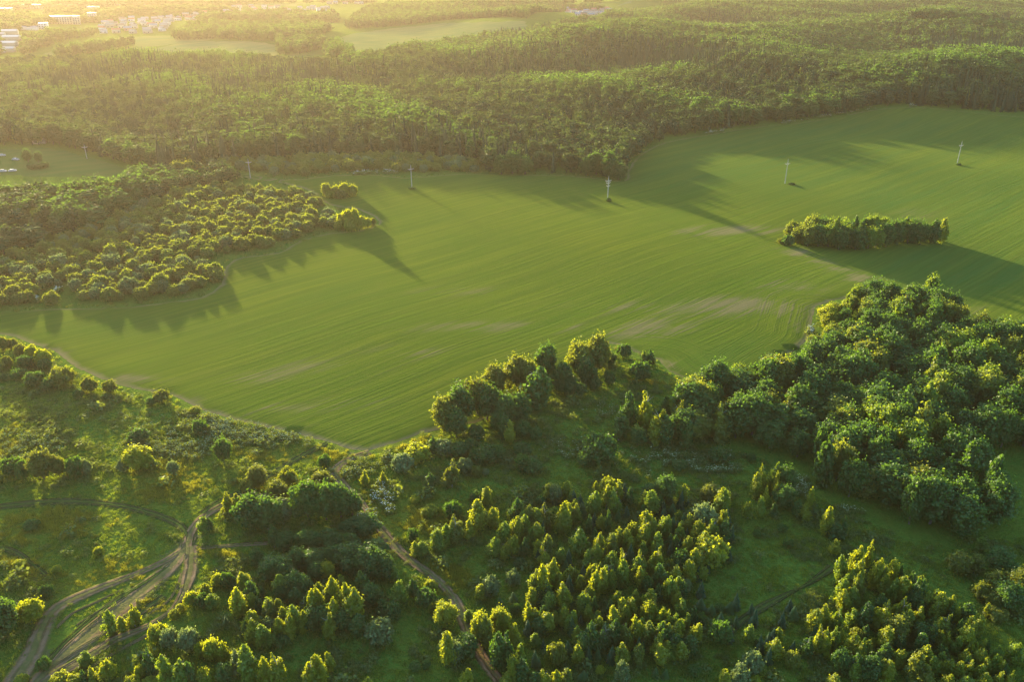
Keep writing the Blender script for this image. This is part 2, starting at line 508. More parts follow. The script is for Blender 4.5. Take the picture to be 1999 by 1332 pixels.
# ---------------------------------------------------------------- sheets laid on the ground
def smooth_poly(pts, step=6.0, closed=True):
    """Catmull-Rom through world points, resampled about every `step` metres"""
    P_ = np.array(pts, float); n = len(P_); out = []
    rng_ = range(n if closed else n - 1)
    for i in rng_:
        p0 = P_[(i - 1) % n] if closed or i > 0 else P_[0]
        p1, p2 = P_[i], P_[(i + 1) % n]
        p3 = P_[(i + 2) % n] if closed or i + 2 < n else P_[-1]
        k = max(1, int(np.linalg.norm(p2 - p1) / step))
        for j in range(k):
            u = j / k
            out.append(0.5 * ((2 * p1) + (-p0 + p2) * u + (2 * p0 - 5 * p1 + 4 * p2 - p3) * u ** 2 + (-p0 + 3 * p1 - 3 * p2 + p3) * u ** 3))
    if not closed: out.append(P_[-1])
    return np.array(out)

def px_to_world(poly):
    a = np.array(poly, float); x, y, _ = ground(a[:, 0], a[:, 1]); return np.stack([x, y], 1)

def sheet(name, poly_px, mat, lift, grid, step, parent=None, attrs=None):
    B = smooth_poly(px_to_world(poly_px), step)
    lo, hi = B.min(0), B.max(0)
    X, Y = np.meshgrid(np.arange(lo[0], hi[0], grid), np.arange(lo[1], hi[1], grid))
    X = X.ravel(); Y = Y.ravel()
    m = in_poly(X, Y, B.tolist())
    d = np.full(X.shape, 1e9)
    for i in range(len(B)):
        d = np.minimum(d, np.hypot(X - B[i, 0], Y - B[i, 1]))
    m &= d > grid * .6
    pts = np.concatenate([B, np.stack([X[m], Y[m]], 1)])
    n = len(B)
    r = delaunay_2d_cdt([Vector(p) for p in pts.tolist()], [(i, (i + 1) % n) for i in range(n)], [], 1, 1e-4)
    v = np.array([(p.x, p.y) for p in r[0]]); f = np.array([q for q in r[2] if len(q) == 3])
    bd = np.full(len(v), 1e9)
    for i in range(n):
        bd = np.minimum(bd, np.hypot(v[:, 0] - B[i, 0], v[:, 1] - B[i, 1]))
    z = hgt(v[:, 0], v[:, 1]) + np.where(bd < .05, -.08, lift)
    me = new_mesh(name, np.c_[v, z], [f], [mat], smooth=True)
    if attrs:
        for nm, fn in attrs.items():
            a = me.attributes.new(nm, 'FLOAT', 'POINT'); a.data.foreach_set("value", fn(v[:, 0], v[:, 1]).astype(np.float32))
    o = add_obj(name, me); tag(o, kind="structure")
    return o, B

FIELD_TOP = [(2110, 236), (1999, 228), (1900, 219), (1820, 211), (1760, 209), (1700, 214), (1640, 226), (1500, 245), (1400, 259),
             (1300, 277), (1250, 300), (1225, 330), (1215, 352), (1160, 347), (1100, 342), (1000, 340), (900, 339), (800, 346), (720, 340), (640, 343), (560, 350), (470, 338), (405, 335)]
FIELD = [(2110, 690), (1999, 645), (1930, 640), (1870, 612), (1845, 596), (1790, 590), (1740, 585), (1700, 580), (1650, 585), (1600, 598), (1588, 640), (1580, 665),
         (1545, 690), (1510, 715), (1480, 738), (1450, 750), (1400, 753), (1355, 748), (1310, 730), (1285, 705), (1240, 690), (1180, 672),
         (1100, 735), (1010, 790), (930, 830), (870, 838), (820, 850), (760, 872), (720, 884), (690, 882), (620, 862), (540, 842), (450, 822), (380, 797), (330, 774), (250, 760),
         (200, 745), (140, 715), (100, 685), (55, 672), (0, 655), (-140, 650), (-140, 612), (0, 610), (100, 602), (230, 599), (320, 590), (390, 580), (430, 555), (436, 520), (470, 502), (540, 493), (580, 472),
         (640, 455), (700, 450), (735, 438), (730, 425), (690, 408), (640, 400), (600, 372), (540, 356), (470, 347)] + FIELD_TOP[::-1][1:]
# rows run towards a vanishing point right of the picture
dirv = np.array([2000.0, F / cP]); dirv /= np.linalg.norm(dirv)
ROW_ANG = math.atan2(dirv[1], dirv[0])
HEAD = px_to_world([(1595, 600), (1586, 640), (1580, 668), (1545, 693), (1510, 716), (1480, 738), (1450, 750), (1400, 753), (1355, 748), (1310, 730), (1285, 705)])
HEADS = smooth_poly(HEAD, 2.0, closed=False)
def head_dist(x, y):
    d = np.full(x.shape, 1e9)
    for i in range(len(HEADS)):
        d = np.minimum(d, np.hypot(x - HEADS[i, 0], y - HEADS[i, 1]))
    return d
BARE = [(1400, 603, 150, 22, 1.1), (1450, 590, 70, 12, .7), (1530, 560, 70, 14, .9), (1300, 640, 90, 16, 1.0), (1240, 660, 60, 14, .6),
        (1560, 497, 26, 5, .9), (1600, 512, 26, 6, 1.0), (1640, 528, 28, 6, 1.1), (1682, 545, 28, 7, 1.2), (1540, 490, 50, 7, .6), (1420, 452, 120, 10, .8), (1330, 715, 50, 10, .7), (1420, 740, 60, 8, .5),
        (810, 690, 110, 14, .5), (900, 640, 140, 12, .4), (640, 720, 120, 16, .42), (500, 740, 100, 14, .35), (460, 810, 26, 5, 1.2), (600, 838, 40, 5, 1.0), (700, 790, 90, 10, .45), (560, 800, 90, 10, .4), (350, 780, 40, 7, .7),
        (880, 570, 160, 10, .35), (1040, 640, 120, 10, .5), (1840, 600, 60, 12, 1.0), (1780, 420, 60, 14, .3), (1600, 660, 40, 20, .3), (1170, 600, 110, 10, .4), (930, 790, 60, 8, .4), (1560, 640, 30, 20, .35), (120, 690, 30, 10, .6), (250, 740, 60, 7, .6)]
RICH = [(1900, 400, 260, 120, .8), (1600, 300, 300, 90, .5), (1850, 270, 260, 45, .8), (1400, 320, 220, 50, .7), (1880, 540, 220, 55, .9), (1600, 280, 200, 40, .5), (1700, 390, 250, 45, .4), (1450, 700, 130, 40, .5), (260, 640, 200, 30, .5), (900, 350, 400, 12, .5), (640, 560, 150, 30, .25)]
t = NT("young_crop"); P = t.pos()
wob = t.n("ShaderNodeVectorMath", operation='ADD'); wc = t.n("ShaderNodeCombineXYZ")
t.l(t.math('MULTIPLY', t.noise(P, .012, 2), 9.0), wc.inputs[1]); t.l(P, wob.inputs[0]); t.l(wc.outputs[0], wob.inputs[1]); PW = wob.outputs[0]
rows = t.mapv(PW, (0.012, 0.62, 0.0), -ROW_ANG)
rowf = t.mapv(PW, (0.05, 1.9, 0.0), -ROW_ANG)
wide = t.mapv(PW, (0.006, 0.09, 0.0), -ROW_ANG)
hd = t.n("ShaderNodeAttribute", attribute_name="headland").outputs["Fac"]
cv = t.n("ShaderNodeCombineXYZ"); t.l(t.math('MULTIPLY', hd, 1.05), cv.inputs[1]); t.l(t.math('MULTIPLY', t.noise(P, .03, 2), 4.0), cv.inputs[0])
r1 = t.noise(rows, 1.0, 4, .7); r1h = t.noise(cv.outputs[0], 1.0, 3, .6)
mx = t.n("ShaderNodeMix"); t.l(t.ramp(hd, 16, 26), mx.inputs[0]); t.l(r1h, mx.inputs[2]); t.l(r1, mx.inputs[3])
stripe = mx.outputs[0]
r2 = t.noise(rowf, 1.0, 3, .6); r3 = t.noise(wide, 1.0, 4, .6); big = t.noise(P, 0.008, 3)
cr = t.mix(t.ramp(big, .35, .65), (0.060, 0.108, 0.011), (0.098, 0.123, 0.010))
ri = t.n("ShaderNodeAttribute", attribute_name="rich").outputs["Fac"]
cr = t.mix(t.math('MULTIPLY', ri, .9, clamp=True), cr, (0.026, 0.088, 0.019))
cr = t.mix(t.math('MULTIPLY', t.ramp(r3, .40, .66), .55), cr, (0.112, 0.134, 0.013))
cr = t.mix(t.math('MULTIPLY', t.ramp(stripe, .40, .60), .65), cr, (0.034, 0.072, 0.009))
cr = t.mix(t.math('MULTIPLY', t.ramp(r2, .45, .7), .35), cr, (0.10, 0.105, 0.022))
ba = t.n("ShaderNodeAttribute", attribute_name="bare").outputs["Fac"]
bv = t.math('ADD', ba, t.math('MULTIPLY', t.math('SUBTRACT', t.math('ADD', t.math('MULTIPLY', stripe, .7), t.math('ADD', t.math('MULTIPLY', r3, .8), t.math('MULTIPLY', r2, .5))), 1.0), 4.2))
bv = t.math('MULTIPLY', t.ramp(bv, .30, 1.0), t.ramp(ba, .03, .4))
cr = t.mix(t.math('MULTIPLY', bv, .75), cr, (0.165, 0.125, 0.070))
sx = t.n("ShaderNodeSeparateXYZ"); t.l(t.mapv(P, (1, 1, 0), -ROW_ANG), sx.inputs[0])
tm = t.math('PINGPONG', sx.outputs[1], 9.0); tm = t.math('ABSOLUTE', t.math('SUBTRACT', tm, 1.0))
tl = t.math('MULTIPLY', t.ramp(tm, .45, .15), t.math('MULTIPLY', t.ramp(hd, 18, 26), t.ramp(r3, .35, .6)))
cr = t.mix(t.math('MULTIPLY', tl, .45), cr, (0.045, 0.070, 0.012))
# beaten tracks along the border
ed = t.n("ShaderNodeAttribute", attribute_name="border").outputs["Fac"]
e1 = t.math('MULTIPLY', t.ramp(t.math('ADD', ed, t.math('MULTIPLY', t.noise(P, .3, 3), 2.0)), 4.2, 2.2), t.ramp(t.noise(P, 0.02, 3), .30, .48))
cr = t.mix(t.math('MULTIPLY', e1, .75), cr, (0.185, 0.145, 0.075))
t.diffuse(cr, 0.95, bump=t.math('ADD', t.math('MULTIPLY', stripe, 1.2), t.math('MULTIPLY', r2, .6)), bump_str=.35, bump_dist=.4, sheen=.05)
CROP = t.m
def border_dist_fn(B):
    def fn(x, y):
        d = np.full(x.shape, 1e9)
        for i in range(0, len(B)): d = np.minimum(d, np.hypot(x - B[i, 0], y - B[i, 1]))
        return d
    return fn
Bfield = smooth_poly(px_to_world(FIELD), 5.0)
field_o, _ = sheet("crop_field", FIELD, CROP, 0.32, 4.5, 5.0, attrs={
    "headland": head_dist, "rich": lambda x, y: np.clip(blob_mask(x, y, RICH), 0, 1), "bare": lambda x, y: np.clip(blob_mask(x, y, BARE), 0, 1.5), "border": border_dist_fn(Bfield)})

def grass_sheet_mat(name, a, b, c=None):
    t = NT(name); P = t.pos()
    w = t.mapv(P, (0.02, 0.12, 0), -0.6)
    x = t.mix(t.ramp(t.noise(P, .01, 3), .35, .65), a, b)
    if c: x = t.mix(t.math('MULTIPLY', t.ramp(t.noise(w, 1, 3), .45, .65), .6), x, c)
    t.diffuse(x, 1.0, bump=t.noise(P, .6, 3), bump_str=.5, bump_dist=.5); return t.m
FARM = grass_sheet_mat("far_crop", (0.10, 0.155, 0.05), (0.16, 0.18, 0.05), (0.21, 0.20, 0.06))
MEAD = grass_sheet_mat("hay_meadow", (0.06, 0.115, 0.022), (0.09, 0.125, 0.025), (0.11, 0.13, 0.03))
sheet("meadow", [(-80, 290), (0, 288), (110, 288), (180, 305), (250, 325), (235, 343), (120, 348), (0, 345), (-80, 345)], MEAD, .12, 9, 9)
sheet("crop_field", [(650, 84), (670, 68), (720, 60), (850, 46), (960, 40), (1040, 42), (1030, 56), (900, 78), (800, 92), (700, 108), (672, 106)], FARM, .3, 22, 20)
sheet("crop_field", [(80, 104), (150, 88), (240, 72), (330, 68), (420, 74), (360, 84), (260, 96), (130, 108)], FARM, .3, 22, 20)
sheet("crop_field", [(200, 112), (330, 86), (420, 79), (520, 82), (545, 92), (540, 108), (400, 112)], FARM, .3, 22, 20)
sheet("crop_field", [(290, 20), (420, 8), (540, 4), (640, 8), (620, 14), (480, 12), (380, 20)], FARM, .4, 60, 60)
sheet("crop_field", [(1130, 12), (1180, 5), (1300, 1), (1290, 8), (1200, 13)], FARM, .4, 60, 60)
sheet("meadow", [(560, 108), (600, 90), (640, 88), (665, 110), (640, 125), (590, 122)], MEAD, .3, 22, 20)

# ---------------------------------------------------------------- dirt tracks: ribbons with two worn ruts
def dirt(name, dry, wet, grass):
    t = NT(name); P = t.pos()
    u = t.n("ShaderNodeAttribute", attribute_name="across").outputs["Fac"]     # -1..1
    au = t.math('ABSOLUTE', u)
    n = t.noise(P, 0.9, 4, .65); nb = t.noise(P, .16, 3)
    rut = t.ramp(t.math('ABSOLUTE', t.math('SUBTRACT', au, .52)), .34, .10)
    rut = t.math('ADD', rut, t.math('MULTIPLY', t.math('SUBTRACT', n, .5), 2.0), clamp=True)
    c = t.mix(t.ramp(nb, .35, .65), dry, wet)
    c = t.mix(t.math('MULTIPLY', t.ramp(n, .4, .7), .35), c, tuple(v * 1.35 for v in dry))
    edge = t.math('ADD', au, t.math('MULTIPLY', t.math('SUBTRACT', n, .5), 1.8))
    c = t.mix(rut, t.mix(.62, c, grass), c)
    c = t.mix(t.ramp(edge, .72, .98), c, grass)
    t.diffuse(c, 1.0, bump=t.math('ADD', n, t.math('MULTIPLY', rut, -1.0)), bump_str=1.0, bump_dist=.5)
    return t.m
DIRT = dirt("dry_earth", (0.25, 0.165, 0.090), (0.13, 0.086, 0.046), (0.070, 0.110, 0.018))
DIRT_FAINT = dirt("grassy_ruts", (0.070, 0.075, 0.028), (0.040, 0.055, 0.018), (0.066, 0.108, 0.018))
DIRT_RED = dirt("reddish_earth", (0.26, 0.14, 0.07), (0.17, 0.10, 0.055), (0.090, 0.085, 0.018))
def ribbon(name, pts_px, width, mat, lift=0.10, seed=1, wend=None):
    C = smooth_poly(px_to_world(pts_px), 1.2, closed=False)
    width *= 1.25; wend = wend and wend * 1.25
    T = np.gradient(C, axis=0); T /= np.linalg.norm(T, axis=1)[:, None]
    Nn = np.stack([T[:, 1], -T[:, 0]], 1)
    rng = np.random.default_rng(seed)
    n = len(C); us = np.linspace(-1, 1, 13)
    wv = np.linspace(width, wend or width, n) * .5 * (1 + 0.22 * np.interp(np.arange(n), np.arange(0, n + 8, 8), rng.normal(size=len(np.arange(0, n + 8, 8)))))
    X = C[:, None, 0] + Nn[:, None, 0] * us[None] * wv[:, None]
    Y = C[:, None, 1] + Nn[:, None, 1] * us[None] * wv[:, None]
    prof = -0.09 * np.exp(-((np.abs(us) - .52) / .17) ** 2) + 0.09 * (1 - np.abs(us) ** 4)
    Z = hgt(X, Y) + lift + prof[None] + rng.normal(size=X.shape) * .008
    Z[:, 0] = hgt(X[:, 0], Y[:, 0]) - .1; Z[:, -1] = hgt(X[:, -1], Y[:, -1]) - .1
    idx = np.arange(n * 13).reshape(n, 13)
    f = np.stack([idx[:-1, :-1], idx[1:, :-1], idx[1:, 1:], idx[:-1, 1:]], -1).reshape(-1, 4)
    me = new_mesh(name, np.stack([X, Y, Z], -1).reshape(-1, 3), [f], [mat], smooth=True)
    a = me.attributes.new("across", 'FLOAT', 'POINT'); a.data.foreach_set("value", np.tile(us, n).astype(np.float32))
    o = add_obj(name, me); tag(o, kind="structure"); return o, C
TRACKS = []
def trk(*a, **k): TRACKS.append((ribbon(*a, **k)[1], a[2]))
trk("winding_track", [(722, 884), (690, 895), (655, 918), (672, 950), (705, 982), (738, 1028), (775, 1072), (810, 1102), (850, 1130), (885, 1168), (905, 1210), (920, 1250)], 2.3, DIRT, .10, 1)
trk("winding_track", [(918, 1244), (936, 1275), (955, 1305), (985, 1345), (1010, 1380)], 2.4, DIRT_RED, .115, 2)
trk("field_lane", [(655, 918), (600, 950), (540, 968), (470, 975), (432, 990), (398, 1010), (375, 1036), (366, 1062), (366, 1085)], 2.6, DIRT, .12, 3)
trk("rutted_track", [(372, 1050), (355, 1082), (330, 1112), (290, 1146), (235, 1190), (170, 1245), (110, 1295), (60, 1345)], 3.6, DIRT, .10, 4, wend=4.6)
trk("rutted_track", [(362, 1072), (320, 1098), (260, 1125), (190, 1152), (130, 1178), (100, 1200), (80, 1236), (60, 1285), (20, 1345)], 2.4, DIRT, .13, 5, wend=3.8)
trk("rutted_track", [(374, 1068), (372, 1110), (362, 1150), (345, 1182), (318, 1206), (280, 1228), (225, 1250), (170, 1285), (110, 1320), (60, 1350)], 2.3, DIRT, .115, 6)
trk("rutted_track", [(345, 1098), (290, 1135), (230, 1172), (178, 1212), (130, 1255), (90, 1300)], 1.8, DIRT_FAINT, .09, 7)
trk("rutted_track", [(250, 1208), (205, 1238), (150, 1272), (85, 1312)], 1.7, DIRT, .14, 8)
trk("rutted_track", [(320, 1165), (270, 1200), (215, 1226)], 2.2, DIRT_FAINT, .08, 9)
for i_, (a_, b_, c_, d_) in enumerate([((352, 1092), (300, 1128), (215, 1180), (150, 1222)), ((340, 1108), (280, 1150), (205, 1200), (140, 1262)), ((330, 1128), (290, 1158), (250, 1184), (190, 1232)),
        ((310, 1172), (262, 1212), (190, 1262), (120, 1306)), ((356, 1120), (345, 1150), (325, 1178), (290, 1200)), ((180, 1250), (150, 1268), (110, 1290), (70, 1312)), ((240, 1152), (190, 1176), (140, 1200), (110, 1228)), ((300, 1235), (250, 1262), (200, 1290), (150, 1325))]):
    trk("rutted_track", [a_, b_, c_, d_], .75, DIRT, .06 + .004 * i_, 30 + i_)
trk("side_path", [(380, 1072), (420, 1069), (470, 1065), (520, 1062), (570, 1060)], 1.5, DIRT, .085, 10)
trk("meadow_track", [(-30, 994), (40, 986), (120, 980), (200, 984), (270, 996), (320, 1012), (352, 1028), (366, 1048)], 2.2, DIRT_FAINT, .08, 11)
trk("meadow_track", [(640, 866), (600, 885), (560, 908), (520, 934), (478, 960), (430, 980), (395, 1004)], 2.0, DIRT_FAINT, .08, 12)
trk("meadow_track", [(1625, 1108), (1580, 1140), (1530, 1165), (1480, 1192), (1440, 1220), (1415, 1245)], 1.7, DIRT_FAINT, .08, 13)
trk("meadow_track", [(0, 1070), (30, 1080), (60, 1100), (90, 1125)], 1.6, DIRT_FAINT, .08, 14)
trk("forest_road", [(1890, 22), (1930, 26), (1965, 32)], 14, DIRT, .3, 15)

def track_dist(x, y):
    d = np.full(x.shape, 1e9)
    for C, w in TRACKS:
        if C[0][1] > 1000: continue
        for i in range(0, len(C), 2):
            d = np.minimum(d, np.hypot(x - C[i, 0], y - C[i, 1]) - w * .5)
    return d
